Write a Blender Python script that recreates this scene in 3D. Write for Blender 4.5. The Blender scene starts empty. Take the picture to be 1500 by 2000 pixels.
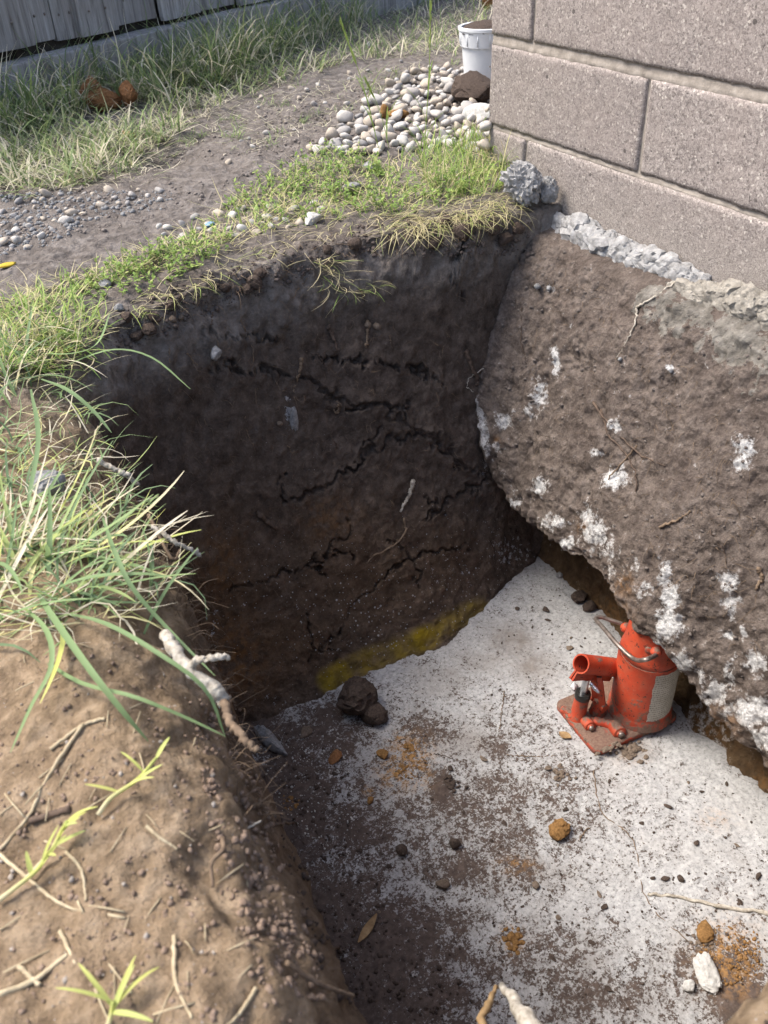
import bpy, bmesh, math, random
import numpy as np
from mathutils import Vector, Matrix
from mathutils.bvhtree import BVHTree

# ------------------------------------------------------------------ camera, sky, sun, exposure
scn = bpy.context.scene
COL = scn.collection
CAM = np.array([-1.2871, -1.8508, 0.5210])
YAW, PITCH, ROLL, FPX = math.radians(27.155), math.radians(36.802), math.radians(-3.092), 1706.0
FW = np.array([math.sin(YAW) * math.cos(PITCH), math.cos(YAW) * math.cos(PITCH), -math.sin(PITCH)])
_r = np.cross(FW, [0, 0, 1]); _r /= np.linalg.norm(_r); _u = np.cross(_r, FW)
RT = _r * math.cos(ROLL) + _u * math.sin(ROLL)
UP = -_r * math.sin(ROLL) + _u * math.cos(ROLL)
cam = bpy.data.cameras.new('camera'); camo = bpy.data.objects.new('camera', cam); COL.objects.link(camo)
m = Matrix.Identity(4)
for i in range(3):
    m[i][0], m[i][1], m[i][2], m[i][3] = RT[i], UP[i], -FW[i], CAM[i]
camo.matrix_world = m
cam.sensor_fit = 'VERTICAL'; cam.lens = 6.9; cam.sensor_height = 6.9 * 2000 / FPX; cam.sensor_width = cam.sensor_height * .75
cam.clip_start = .02; cam.clip_end = 2000
cam.dof.use_dof = True; cam.dof.focus_distance = 1.75; cam.dof.aperture_fstop = 2.2
scn.camera = camo

SUN_AZ = np.array([-.74, .62]); SUN_EL = math.radians(56)
w = bpy.data.worlds.new('World'); scn.world = w; w.use_nodes = True
nt = w.node_tree; bg = nt.nodes['Background']
sky = nt.nodes.new('ShaderNodeTexSky'); sky.sky_type = 'NISHITA'; sky.sun_disc = False
sky.sun_elevation = SUN_EL; sky.sun_rotation = math.atan2(SUN_AZ[0], SUN_AZ[1]) % (2 * math.pi)
sky.air_density = 1.0; sky.dust_density = 4.0; sky.ozone_density = 1.0
nt.links.new(sky.outputs[0], bg.inputs[0]); bg.inputs[1].default_value = .15
sl = bpy.data.lights.new('sun', 'SUN'); sl.energy = 2.2; sl.angle = math.radians(20); sl.color = (1, .95, .87)
so = bpy.data.objects.new('sun', sl); COL.objects.link(so)
_h = SUN_AZ / np.linalg.norm(SUN_AZ)
so.rotation_euler = Vector((-_h[0] * math.cos(SUN_EL), -_h[1] * math.cos(SUN_EL), -math.sin(SUN_EL))).to_track_quat('-Z', 'Y').to_euler()
so.location = (-3, 3, 5)
scn.view_settings.view_transform = 'Standard'; scn.view_settings.look = 'None'
scn.view_settings.exposure = 1.15; scn.view_settings.gamma = 1
scn.cycles.max_bounces = 6; scn.cycles.diffuse_bounces = 3; scn.cycles.use_adaptive_sampling = True; scn.cycles.adaptive_threshold = .02

# ------------------------------------------------------------------ helpers
rng = np.random.default_rng(11)
def ray(px, py):
    d = FW * FPX + RT * (px - 750) - UP * (py - 1000)
    return d / np.linalg.norm(d)
def onz(px, py, z):
    d = ray(px, py); return CAM + d * ((z - CAM[2]) / d[2])
def onaxis(px, py, i, v):
    d = ray(px, py); return CAM + d * ((v - CAM[i]) / d[i])
def topx(P):
    d = P - CAM; z = d @ FW
    z = np.where(z < .05, .05, z)
    return np.stack([750 + FPX * (d @ RT) / z, 1000 - FPX * (d @ UP) / z], -1)
_TAB = np.random.default_rng(4242).uniform(-1, 1, 64 * 64 * 64).astype(np.float32)
def vnoise(P, s=0):
    """lattice value noise, -1..1"""
    f = np.floor(P); t = (P - f).astype(np.float32); t = t * t * (3 - 2 * t); f = f.astype(np.int32)
    x0 = ((f[..., 0] + s * 7) & 63) << 12; x1 = ((f[..., 0] + s * 7 + 1) & 63) << 12
    y0 = ((f[..., 1] + s * 13) & 63) << 6; y1 = ((f[..., 1] + s * 13 + 1) & 63) << 6
    z0 = (f[..., 2] + s * 29) & 63; z1 = (f[..., 2] + s * 29 + 1) & 63
    tx, ty, tz = t[..., 0], t[..., 1], t[..., 2]
    def yz(x):
        a = _TAB[x + y0 + z0]; a = a + (_TAB[x + y0 + z1] - a) * tz
        b = _TAB[x + y1 + z0]; b = b + (_TAB[x + y1 + z1] - b) * tz
        return a + (b - a) * ty
    a = yz(x0); return a + (yz(x1) - a) * tx
def fbm(P, freq, octs=4, s=0, gain=.5):
    r = 0; a = 1; tot = 0
    for o in range(octs):
        r = r + a * vnoise(P * freq + 17.3 * o, s + o); tot += a; a *= gain; freq *= 2.03
    return r / tot
def sstep(a, b, x):
    t = np.clip((x - a) / (b - a), 0, 1); return t * t * (3 - 2 * t)
def blobs(px, lst):
    r = np.zeros(len(px))
    for (x, y, rx, ry, v) in lst:
        d = ((px[:, 0] - x) / rx) ** 2 + ((px[:, 1] - y) / ry) ** 2
        r = np.maximum(r, v * np.exp(-d * 1.2))
    return r
def segdist(px, poly):
    best = np.full(len(px), 1e9)
    for a, b in zip(poly[:-1], poly[1:]):
        a = np.array(a, float); b = np.array(b, float); ab = b - a
        t = np.clip(((px - a) @ ab) / (ab @ ab), 0, 1)
        best = np.minimum(best, np.linalg.norm(px - a - t[:, None] * ab, axis=1))
    return best
def tag(o, label=None, cat=None, group=None, kind=None):
    if label: o['label'] = label
    if cat: o['category'] = cat
    if group: o['group'] = group
    if kind: o['kind'] = kind
    return o
def mesh(name, V, Fc, smooth=True):
    """V (n,3); Fc array (m,k) or list of such arrays"""
    me = bpy.data.meshes.new(name)
    if not isinstance(Fc, list): Fc = [Fc]
    Fc = [np.asarray(f, np.int64) for f in Fc if len(f)]
    V = np.asarray(V, np.float64)
    me.vertices.add(len(V)); me.vertices.foreach_set('co', V.ravel())
    idx = np.concatenate([f.ravel() for f in Fc]); cnt = np.concatenate([np.full(len(f), f.shape[1]) for f in Fc])
    st = np.concatenate([[0], np.cumsum(cnt)[:-1]])
    me.loops.add(len(idx)); me.loops.foreach_set('vertex_index', idx.astype(np.int32))
    me.polygons.add(len(cnt)); me.polygons.foreach_set('loop_start', st.astype(np.int32))
    me.update(calc_edges=True); me.validate()
    if smooth: me.polygons.foreach_set('use_smooth', np.ones(len(me.polygons), bool))
    return me
def setattr_f(me, name, arr):
    a = me.attributes.new(name, 'FLOAT', 'POINT'); a.data.foreach_set('value', np.asarray(arr, np.float32))
def link(name, me, mat=None, parent=None, loc=None, rot=None):
    o = bpy.data.objects.new(name, me); COL.objects.link(o)
    if mat is not None and me is not None and len(me.materials) == 0: me.materials.append(mat)
    if parent is not None: o.parent = parent
    if loc is not None: o.location = loc
    if rot is not None: o.rotation_euler = rot
    return o
def empty(name, loc=(0, 0, 0), rot=(0, 0, 0)):
    o = bpy.data.objects.new(name, None); COL.objects.link(o); o.location = loc; o.rotation_euler = rot; o.empty_display_size = .05
    return o
_ico = {}
def ico(n):
    if n not in _ico:
        bm = bmesh.new(); bmesh.ops.create_icosphere(bm, subdivisions=n, radius=1)
        bm.verts.ensure_lookup_table()
        _ico[n] = (np.array([v.co[:] for v in bm.verts]), np.array([[v.index for v in f.verts] for f in bm.faces])); bm.free()
    return _ico[n]
def lump(n, seed, amp=.25, freq=1.3, fine=.06, angular=0., flat=0.):
    V, Fc = ico(n)
    V = V.copy(); o = seed * 7.7
    V = V * (1 + amp * fbm(V + o, freq, 3, seed)[:, None] + fine * fbm(V + o, freq * 5, 3, seed + 9)[:, None])
    V = V * (1 + fine * .9 * (.55 - np.abs(fbm(V + o, freq * 3.1, 3, seed + 21)))[:, None] * 2)
    if angular:
        r2 = np.random.default_rng(seed)
        for _ in range(9):
            nrm = r2.normal(size=3); nrm /= np.linalg.norm(nrm); c = r2.uniform(.55, .85)
            d = V @ nrm - c
            V = V - np.where(d > 0, d, 0)[:, None] * nrm * angular
    if flat: V[:, 2] = np.where(V[:, 2] < -flat, -flat + (V[:, 2] + flat) * .15, V[:, 2])
    return V, Fc
def resample(pts, n):
    P = np.array(pts, float); k = len(P)
    if k < 3:
        t = np.linspace(0, 1, n)[:, None]; return P[0] * (1 - t) + P[-1] * t
    E = np.vstack([2 * P[0] - P[1], P, 2 * P[-1] - P[-2]])
    out = []
    for u in np.linspace(0, k - 1 - 1e-9, n):
        i = int(u); t = u - i; a, b, c, d = E[i], E[i + 1], E[i + 2], E[i + 3]
        out.append(.5 * (2 * b + (c - a) * t + (2 * a - 5 * b + 4 * c - d) * t * t + (3 * b - a - 3 * c + d) * t ** 3))
    return np.array(out)
def tube(pts, r0, r1=None, n=14, sides=6, wob=0., seed=0, rw=0., cap=True):
    P = resample(pts, n); r1 = r0 if r1 is None else r1
    rs = np.random.default_rng(seed + 100)
    if wob: P[1:-1] += rs.normal(size=(n - 2, 3)) * wob
    T = np.gradient(P, axis=0); T /= np.linalg.norm(T, axis=1)[:, None] + 1e-12
    ref = np.array([0, 0, 1.]) if abs(T[:, 2]).mean() < .8 else np.array([1., 0, 0])
    A = np.cross(T, ref); A /= np.linalg.norm(A, axis=1)[:, None] + 1e-12; B = np.cross(T, A)
    rad = np.linspace(r0, r1, n) * (1 + rw * rs.normal(size=n))
    an = np.arange(sides) * 2 * math.pi / sides
    V = (P[:, None] + rad[:, None, None] * (np.cos(an)[None, :, None] * A[:, None] + np.sin(an)[None, :, None] * B[:, None])).reshape(-1, 3)
    i = np.arange(n - 1)[:, None] * sides; j = np.arange(sides)[None]; j2 = (j + 1) % sides
    Q = np.stack([i + j, i + j2, i + sides + j2, i + sides + j], -1).reshape(-1, 4)
    Fs = [Q]
    if cap:
        V = np.vstack([V, P[0], P[-1]]); c0 = len(V) - 2
        s = np.arange(sides)
        Fs.append(np.stack([np.full(sides, c0), (s + 1) % sides, s], -1))
        e = (n - 1) * sides
        Fs.append(np.stack([np.full(sides, c0 + 1), e + s, e + (s + 1) % sides], -1))
    return V, Fs
class Acc:
    """collects pieces of ONE part (or of a stuff mesh)"""
    def __init__(s): s.V = []; s.Q = []; s.T = []; s.n = 0; s.at = []
    def add(s, V, Fs, at=None):
        if not isinstance(Fs, list): Fs = [Fs]
        for f in Fs:
            f = np.asarray(f) + s.n
            (s.Q if f.shape[1] == 4 else s.T).append(f)
        s.V.append(V); s.n += len(V)
        s.at.append(np.zeros(len(V)) if at is None else np.broadcast_to(at, (len(V),)))
        return s
    def me(s, name, smooth=True, attr=None):
        Fs = []
        if s.Q: Fs.append(np.concatenate(s.Q))
        if s.T: Fs.append(np.concatenate(s.T))
        me = mesh(name, np.concatenate(s.V), Fs, smooth)
        if attr: setattr_f(me, attr, np.concatenate(s.at))
        return me
def lathe(prof, n=32, arc=2 * math.pi):
    """prof list of (r,z)"""
    P = np.array(prof, float); k = len(P); an = np.arange(n) * arc / n
    V = np.stack([P[:, 0][:, None] * np.cos(an), P[:, 0][:, None] * np.sin(an), np.repeat(P[:, 1][:, None], n, 1)], -1).reshape(-1, 3)
    i = np.arange(k - 1)[:, None] * n; j = np.arange(n)[None]; j2 = (j + 1) % n
    return V, np.stack([i + j, i + j2, i + n + j2, i + n + j], -1).reshape(-1, 4)
def orient(V, d, up=(0, 0, 1)):
    """rotate local +Z onto direction d"""
    q = Vector(d).to_track_quat('Z', 'Y').to_matrix()
    return V @ np.array(q).T
def blades(base, az, lean, L, W, droop, seg=4, fold=False, tw=None):
    """vectorised grass blades -> V, faces, per-vert blade index"""
    n = len(base); t = np.linspace(0, 1, seg + 1)
    ang = lean[:, None] + droop[:, None] * t[None] ** 1.3                    # angle from vertical along the blade
    ds = (L / seg)[:, None]
    hx = np.concatenate([np.zeros((n, 1)), np.cumsum(np.sin((ang[:, 1:] + ang[:, :-1]) / 2) * ds, 1)], 1)
    hz = np.concatenate([np.zeros((n, 1)), np.cumsum(np.cos((ang[:, 1:] + ang[:, :-1]) / 2) * ds, 1)], 1)
    azt = az[:, None] + (0 if tw is None else tw[:, None] * t[None])
    C = np.stack([base[:, 0][:, None] + hx * np.cos(azt), base[:, 1][:, None] + hx * np.sin(azt), base[:, 2][:, None] + hz], -1)
    S = np.stack([-np.sin(azt), np.cos(azt), np.zeros_like(azt)], -1)
    wd = W[:, None] * np.clip(np.minimum(.55 + 1.6 * t, 1.0) * np.sqrt(np.clip(1.02 - t ** 2.2, 0, 1)), .05, 1)[None]
    k = 3 if fold else 2
    if fold:
        N = np.stack([-np.cos(ang) * np.cos(azt), -np.cos(ang) * np.sin(azt), np.sin(ang)], -1)
        V = np.stack([C - S * wd[..., None] / 2, C - N * (wd * .16)[..., None], C + S * wd[..., None] / 2], 2)
    else:
        V = np.stack([C - S * wd[..., None] / 2, C + S * wd[..., None] / 2], 2)
    V = V.reshape(-1, 3)
    b = (np.arange(n) * (seg + 1) * k)[:, None, None]; i = (np.arange(seg) * k)[None, :, None]; j = np.arange(k - 1)[None, None]
    Q = np.stack([b + i + j, b + i + j + 1, b + i + k + j + 1, b + i + k + j], -1).reshape(-1, 4)
    return V, Q, np.repeat(np.arange(n), (seg + 1) * k)
def inpoly(n, poly, r):
    P = np.array(poly, float); lo, hi = P.min(0), P.max(0); out = []
    while len(out) < n:
        q = r.uniform(lo, hi, (n * 2, 2)); c = np.zeros(len(q), bool)
        for a, b in zip(P, np.roll(P, -1, 0)):
            cond = ((a[1] > q[:, 1]) != (b[1] > q[:, 1])) & (q[:, 0] < (b[0] - a[0]) * (q[:, 1] - a[1]) / (b[1] - a[1] + 1e-12) + a[0])
            c ^= cond
        out += list(q[c])
    return np.array(out[:n])

# ------------------------------------------------------------------ materials
class NT:
    def __init__(s, name, rough=.9, spec=.25):
        s.m = bpy.data.materials.new(name); s.m.use_nodes = True; s.t = s.m.node_tree; s.b = s.t.nodes['Principled BSDF']
        s.b.inputs['Roughness'].default_value = rough; s.b.inputs['Specular IOR Level'].default_value = spec
        s.co = None
    def n(s, k, **kw):
        x = s.t.nodes.new(k)
        for a, b in kw.items(): setattr(x, a, b)
        return x
    def put(s, sock, v):
        if hasattr(v, 'bl_idname') or isinstance(v, bpy.types.NodeSocket): s.t.links.new(v, sock)
        else: sock.default_value = (tuple(v) + (1,) if isinstance(v, (tuple, list)) and len(v) == 3 and len(sock.default_value) == 4 else v)
    def coord(s, kind='Object'):
        if s.co is None: s.co = s.n('ShaderNodeTexCoord')
        return s.co.outputs[kind]
    def world(s): return s.n('ShaderNodeNewGeometry').outputs['Position']
    def noise(s, scale, detail=4, rough=.6, vec=None, dist=0, out=0):
        x = s.n('ShaderNodeTexNoise'); x.inputs['Scale'].default_value = scale; x.inputs['Detail'].default_value = detail
        x.inputs['Roughness'].default_value = rough; x.inputs['Distortion'].default_value = dist
        s.t.links.new(vec or s.coord(), x.inputs['Vector']); return x.outputs[out]
    def voro(s, scale, vec=None, feat='F1', out='Distance', rand=1):
        x = s.n('ShaderNodeTexVoronoi', feature=feat); x.inputs['Scale'].default_value = scale; x.inputs['Randomness'].default_value = rand
        s.t.links.new(vec or s.coord(), x.inputs['Vector']); return x.outputs[out]
    def ramp(s, f, stops, interp='LINEAR'):
        x = s.n('ShaderNodeValToRGB'); cr = x.color_ramp; cr.interpolation = interp
        while len(cr.elements) < len(stops): cr.elements.new(.5)
        for e, (p, c) in zip(cr.elements, stops):
            e.position = p; e.color = (c, c, c, 1) if isinstance(c, (int, float)) else tuple(c) + (1,)
        s.put(x.inputs[0], f); return x.outputs[0]
    def mix(s, f, a, b, mode='MIX'):
        x = s.n('ShaderNodeMix', data_type='RGBA', blend_type=mode)
        s.put(x.inputs[0], f); s.put(x.inputs[6], a); s.put(x.inputs[7], b); return x.outputs[2]
    def math(s, op, a, b=0., clamp=False):
        x = s.n('ShaderNodeMath', operation=op, use_clamp=clamp); s.put(x.inputs[0], a); s.put(x.inputs[1], b); return x.outputs[0]
    def attr(s, name, out='Fac'): return s.n('ShaderNodeAttribute', attribute_name=name).outputs[out]
    def bump(s, h, strength=.5, dist=.005, prev=None):
        x = s.n('ShaderNodeBump'); x.inputs['Strength'].default_value = strength; x.inputs['Distance'].default_value = dist
        s.put(x.inputs['Height'], h)
        if prev is not None: s.t.links.new(prev, x.inputs['Normal'])
        s.t.links.new(x.outputs[0], s.b.inputs['Normal']); return x.outputs[0]
    def col(s, c): s.put(s.b.inputs['Base Color'], c); return s
    def rough(s, v): s.put(s.b.inputs['Roughness'], v); return s

def m_soil():
    """damp..dry soil, driven by what the surface carries: wet, yel(low clay), whi(lime), org(rust clay), red(warm loam)"""
    s = NT('soil', .95, .15); v = s.world()
    n1 = s.noise(3.5, 5, .6, v); n2 = s.noise(38, 6, .65, v); n3 = s.noise(240, 3, .6, v)
    dry = s.ramp(n2, [(.28, (.085, .073, .065)), (.5, (.165, .145, .130)), (.75, (.29, .262, .24))])
    warm = s.ramp(n2, [(.28, (.11, .076, .047)), (.5, (.245, .177, .112)), (.75, (.42, .322, .222))])
    damp = s.ramp(n2, [(.28, (.038, .029, .0235)), (.5, (.084, .065, .053)), (.75, (.155, .123, .101))])
    brown = s.ramp(n2, [(.2, (.05, .032, .020)), (.5, (.105, .068, .042)), (.8, (.18, .12, .078))])
    c = s.mix(s.attr('red'), dry, warm)
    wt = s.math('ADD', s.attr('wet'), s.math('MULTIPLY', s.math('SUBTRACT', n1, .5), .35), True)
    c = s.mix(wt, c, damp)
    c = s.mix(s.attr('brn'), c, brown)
    c = s.mix(s.math('MULTIPLY', s.math('SUBTRACT', n3, .5), .5, False), c, (.3, .24, .2), 'ADD')
    yl = s.math('MULTIPLY', s.attr('yel'), s.ramp(s.noise(24, 4, .6, v), [(.3, .35), (.62, 1.)]))
    c = s.mix(yl, c, (.36, .26, .012))
    og = s.math('MULTIPLY', s.attr('org'), s.ramp(s.noise(45, 4, .6, v), [(.4, 0.), (.6, 1.)]))
    c = s.mix(og, c, (.28, .13, .035))
    # lime spatter: small cells + broken smears
    sp = s.math('LESS_THAN', s.voro(150, v), s.math('MULTIPLY', s.attr('whi'), s.ramp(s.voro(150, v, out='Color'), [(.45, 0.), (.9, .42)])))
    sm = s.math('GREATER_THAN', s.math('ADD', s.noise(85, 5, .7, v), s.math('MULTIPLY', s.attr('smear'), .36)), .80)
    wm = s.math('MAXIMUM', sp, sm)
    c = s.mix(s.math('MULTIPLY', wm, .8), c, s.ramp(n3, [(.3, (.30, .30, .31)), (.7, (.50, .50, .50))]))
    s.col(c)
    b = s.bump(n2, .7, .014); b = s.bump(s.noise(110, 6, .75, v), .75, .008, b); s.bump(n3, .6, .003, b)
    return s.m
def m_footing():
    s = NT('footing_soil_crust', .95, .15); v = s.world()
    n2 = s.noise(30, 6, .65, v); n3 = s.noise(210, 4, .65, v); n1 = s.noise(6, 4, .6, v)
    c = s.ramp(s.math('ADD', s.math('MULTIPLY', n2, .65), s.math('MULTIPLY', n3, .35)), [(.30, (.046, .036, .030)), (.48, (.132, .106, .090)), (.68, (.25, .208, .180))])
    c = s.mix(s.ramp(n1, [(.45, 0.), (.7, .45)]), c, (.075, .056, .048))
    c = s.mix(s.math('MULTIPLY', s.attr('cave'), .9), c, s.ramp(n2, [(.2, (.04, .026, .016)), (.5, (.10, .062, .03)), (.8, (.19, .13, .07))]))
    conc = s.ramp(n2, [(.25, (.09, .082, .07)), (.5, (.21, .195, .17)), (.8, (.38, .36, .32))])
    cm = s.math('GREATER_THAN', s.math('ADD', s.noise(28, 5, .65, v), s.math('MULTIPLY', s.attr('conc'), .45)), .74)
    c = s.mix(s.math('MULTIPLY', cm, .85), c, conc)
    wm = s.ramp(s.math('ADD', s.noise(60, 6, .72, v), s.math('MULTIPLY', s.attr('smear'), .42)), [(.645, 0.), (.71, .5), (.79, .97)])
    c = s.mix(wm, c, s.ramp(n3, [(.3, (.32, .315, .305)), (.62, (.70, .695, .685))]))
    og = s.math('MULTIPLY', s.attr('org'), s.ramp(s.noise(50, 4, .6, v), [(.42, 0.), (.6, 1.)]))
    c = s.mix(og, c, (.24, .12, .04))
    s.col(c)
    b = s.bump(n2, .85, .017); b = s.bump(s.noise(80, 6, .72, v), .85, .010, b); s.bump(n3, .55, .003, b)
    return s.m
def m_slab():
    s = NT('slab_concrete', .92, .2); v = s.world()
    n = s.noise(140, 5, .7, v); nb = s.noise(42, 4, .6, v)
    c = s.ramp(n, [(.28, (.17, .17, .17)), (.45, (.335, .335, .335)), (.7, (.475, .475, .472))])
    c = s.mix(s.ramp(s.noise(11, 4, .6, v), [(.4, 0.), (.75, .35)]), c, (.30, .285, .265))
    pit = s.math('LESS_THAN', s.voro(130, v), s.ramp(s.voro(130, v, out='Color'), [(.62, 0.), (1., .36)]))
    c = s.mix(s.math('MULTIPLY', pit, .85), c, (.09, .07, .06))
    st = s.math('MULTIPLY', s.attr('stain'), s.ramp(nb, [(.3, .5), (.65, 1.)]))
    c = s.mix(st, c, (.17, .145, .125))
    film = s.ramp(s.math('ADD', s.noise(16, 6, .7, v), s.math('MULTIPLY', s.math('SUBTRACT', s.attr('dirt'), .5), .7)), [(.45, 0.), (.85, .6)])
    c = s.mix(film, c, s.ramp(s.noise(60, 5, .7, v), [(.3, (.13, .11, .096)), (.7, (.26, .235, .21))]))
    dn = s.math('ADD', s.math('MULTIPLY', s.noise(230, 5, .75, v), .40), s.math('ADD', s.math('MULTIPLY', s.noise(85, 5, .75, v), .36), s.math('MULTIPLY', s.noise(24, 5, .65, v), .24)))
    dm = s.ramp(s.math('ADD', dn, s.math('MULTIPLY', s.math('SUBTRACT', s.attr('dirt'), .5), .36)), [(.503, 0.), (.54, 1.)])
    soil = s.ramp(s.noise(90, 5, .7, v), [(.25, (.045, .033, .028)), (.55, (.092, .069, .058)), (.8, (.16, .125, .105))])
    c = s.mix(dm, c, soil)
    og = s.math('MULTIPLY', s.attr('org'), s.ramp(s.noise(70, 5, .7, v), [(.45, 0.), (.56, 1.)]))
    c = s.mix(og, c, s.ramp(n, [(.3, (.20, .10, .03)), (.7, (.40, .22, .075))]))
    s.col(c)
    b = s.bump(nb, .4, .006); b = s.bump(dm, .45, .003, b); s.bump(n, .6, .0022, b)
    return s.m
def m_block():
    s = NT('split_block', .95, .15); v = s.world()
    n = s.noise(420, 2, .5, v); g = s.voro(250, v, out='Color'); n2 = s.noise(9, 4, .6, v); vd = s.voro(250, v)
    c = s.ramp(g, [(.08, (.07, .060, .055)), (.28, (.185, .160, .146)), (.55, (.275, .240, .219)), (.80, (.36, .320, .292)), (.95, (.64, .59, .52))])
    c = s.mix(.35, c, s.ramp(n, [(.35, (.10, .088, .084)), (.5, (.30, .262, .248)), (.68, (.50, .455, .43))]))
    c = s.mix(s.ramp(n2, [(.35, 0.), (.7, .30)]), c, (.30, .25, .225))
    c = s.mix(s.math('MULTIPLY', s.n('ShaderNodeObjectInfo').outputs['Random'], .22), c, (.20, .17, .158))
    pt = s.math('LESS_THAN', s.voro(42, v), s.ramp(s.voro(42, v, out='Color'), [(.70, 0.), (1., .20)])); c = s.mix(s.math('MULTIPLY', pt, .75), c, (.06, .053, .05))
    c = s.mix(s.math('MULTIPLY', s.attr('base'), s.ramp(n2, [(.25, .30), (.7, .72)])), c, s.ramp(n, [(.35, (.17, .15, .132)), (.65, (.34, .31, .275))]))
    s.col(c)
    b = s.bump(s.noise(26, 4, .6, v), .3, .004); s.bump(s.math('ADD', s.ramp(g, [(.0, 0.), (.35, .8), (1., 1.)]), s.math('MULTIPLY', n, .5)), .55, .0022, b)
    return s.m
def m_simple(name, lo, hi, scale=60, rough=.9, spec=.2, bs=.5, bd=.004, detail=5, fine=None):
    s = NT(name, rough, spec); n = s.noise(scale, detail, .65)
    s.col(s.ramp(n, [(.28, lo), (.72, hi)]))
    b = s.bump(n, bs, bd)
    if fine: s.bump(s.noise(fine, 4, .7), bs, bd * .35, b)
    return s.m
def m_blade(name, stops, trans=.35):
    s = NT(name, .6, .25)
    c = s.ramp(s.attr('tint'), stops); s.col(c)
    d = s.n('ShaderNodeBsdfTranslucent'); s.t.links.new(c, d.inputs[0])
    x = s.n('ShaderNodeMixShader'); x.inputs[0].default_value = trans
    s.t.links.new(s.b.outputs[0], x.inputs[1]); s.t.links.new(d.outputs[0], x.inputs[2])
    s.t.links.new(x.outputs[0], s.t.nodes['Material Output'].inputs[0]); return s.m
def m_paint():
    s = NT('worn_red_paint', .55, .35); v = s.coord(); geo = s.n('ShaderNodeNewGeometry')
    n = s.noise(75, 5, .7, v); n2 = s.noise(190, 4, .7, v)
    red = s.ramp(s.noise(22, 4, .6, v), [(.3, (.36, .038, .016)), (.7, (.50, .072, .028))])
    red = s.mix(s.ramp(s.noise(30, 5, .7, v), [(.45, 0.), (.75, .38)]), red, (.22, .13, .085))
    chip = s.ramp(s.math('ADD', s.math('MULTIPLY', n, .6), s.math('MULTIPLY', n2, .4)), [(.572, 0.), (.592, 1.)])
    c = s.mix(s.math('MULTIPLY', s.ramp(n2, [(.55, 0.), (.8, .35)]), 1.), red, (.62, .22, .13))
    c = s.mix(chip, c, (.055, .036, .028))
    sep = s.n('ShaderNodeSeparateXYZ'); s.t.links.new(geo.outputs['Normal'], sep.inputs[0])
    up = s.ramp(sep.outputs[2], [(.45, 0.), (.9, .42)])
    dust = s.ramp(s.math('ADD', s.noise(48, 6, .75, v), s.math('MULTIPLY', s.math('ADD', up, s.attr('grime')), .42)), [(.70, 0.), (.82, 1.)])
    c = s.mix(s.math('MULTIPLY', dust, .92), c, s.ramp(n2, [(.3, (.085, .062, .048)), (.7, (.19, .145, .11))]))
    s.col(c); s.rough(s.mix(dust, s.mix(chip, (.52, .52, .52), (.85, .85, .85)), (.95, .95, .95)))
    b = s.bump(chip, .35, -.0008); s.bump(dust, .4, .0012, b); return s.m
def m_label():
    s = NT('paper_label', .8, .2); u = s.attr('lu'); vv = s.attr('lv'); v = s.coord()
    cm = s.n('ShaderNodeCombineXYZ'); s.t.links.new(u, cm.inputs[0])
    row = s.math('FLOOR', s.math('MULTIPLY', vv, 21.)); s.t.links.new(row, cm.inputs[1])
    st = s.math('LESS_THAN', s.math('FRACT', s.math('MULTIPLY', vv, 21.)), .5)
    x = s.n('ShaderNodeTexNoise'); x.inputs['Scale'].default_value = 46; x.inputs['Detail'].default_value = 2; s.t.links.new(cm.outputs[0], x.inputs['Vector'])
    gl = s.math('GREATER_THAN', x.outputs[0], .50)
    ink = s.math('MULTIPLY', s.math('MULTIPLY', st, gl), .62)
    c = s.mix(ink, s.ramp(s.noise(30, 5, .7, v), [(.3, (.40, .37, .31)), (.7, (.60, .57, .50))]), (.08, .07, .065))
    c = s.mix(s.ramp(s.noise(65, 6, .75, v), [(.60, 0.), (.70, .9)]), c, (.10, .075, .055))
    s.col(c); return s.m
def m_wood():
    s = NT('weathered_timber', .9, .2); mp = s.n('ShaderNodeMapping'); mp.inputs['Scale'].default_value = (14, 14, .9)
    s.t.links.new(s.coord(), mp.inputs[0])
    g = s.noise(5, 8, .7, mp.outputs[0], .6); n = s.noise(7, 4, .6)
    oi = s.n('ShaderNodeObjectInfo').outputs['Random']
    c = s.ramp(g, [(.30, (.095, .086, .078)), (.46, (.33, .312, .295)), (.70, (.54, .52, .50))])
    c = s.mix(s.ramp(n, [(.4, 0.), (.75, .4)]), c, (.13, .105, .088))
    c = s.mix(s.math('MULTIPLY', oi, .35), c, (.09, .08, .075))
    s.col(c); s.bump(g, .6, .006); return s.m

SOIL = m_soil(); FOOT = m_footing(); SLAB = m_slab(); BLOCK = m_block()
MORTAR = m_simple('mortar', (.19, .165, .14), (.40, .355, .31), 45, fine=260)
MORTAR_GREY = m_simple('mortar_grey', (.17, .165, .16), (.44, .435, .43), 60, fine=420, bs=.9, bd=.005)
CLOD = m_simple('soil_clod', (.035, .025, .02), (.11, .082, .066), 230, fine=800, bs=.9, bd=.0035)
CLODDRY = m_simple('dry_clod', (.10, .075, .055), (.23, .18, .14), 230, fine=800, bs=.9, bd=.0035)
OCHRE = m_simple('ochre_clay', (.13, .068, .024), (.36, .20, .075), 230, fine=800, bs=.9, bd=.0035)
RUST = m_simple('rusty_clay', (.16, .07, .028), (.36, .18, .08), 170, fine=600, bs=.9)
WHITESTONE = m_simple('lime_stone', (.34, .33, .31), (.66, .65, .62), 110, fine=500, bs=.8)
GREYSTONE = m_simple('grey_stone', (.13, .13, .13), (.38, .38, .38), 130, fine=500, bs=.9)
ROOT = m_simple('root_bark', (.09, .062, .042), (.24, .175, .12), 90, bs=.5)
ROOTDARK = m_simple('dark_root', (.05, .036, .028), (.14, .10, .075), 90, bs=.5)
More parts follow.
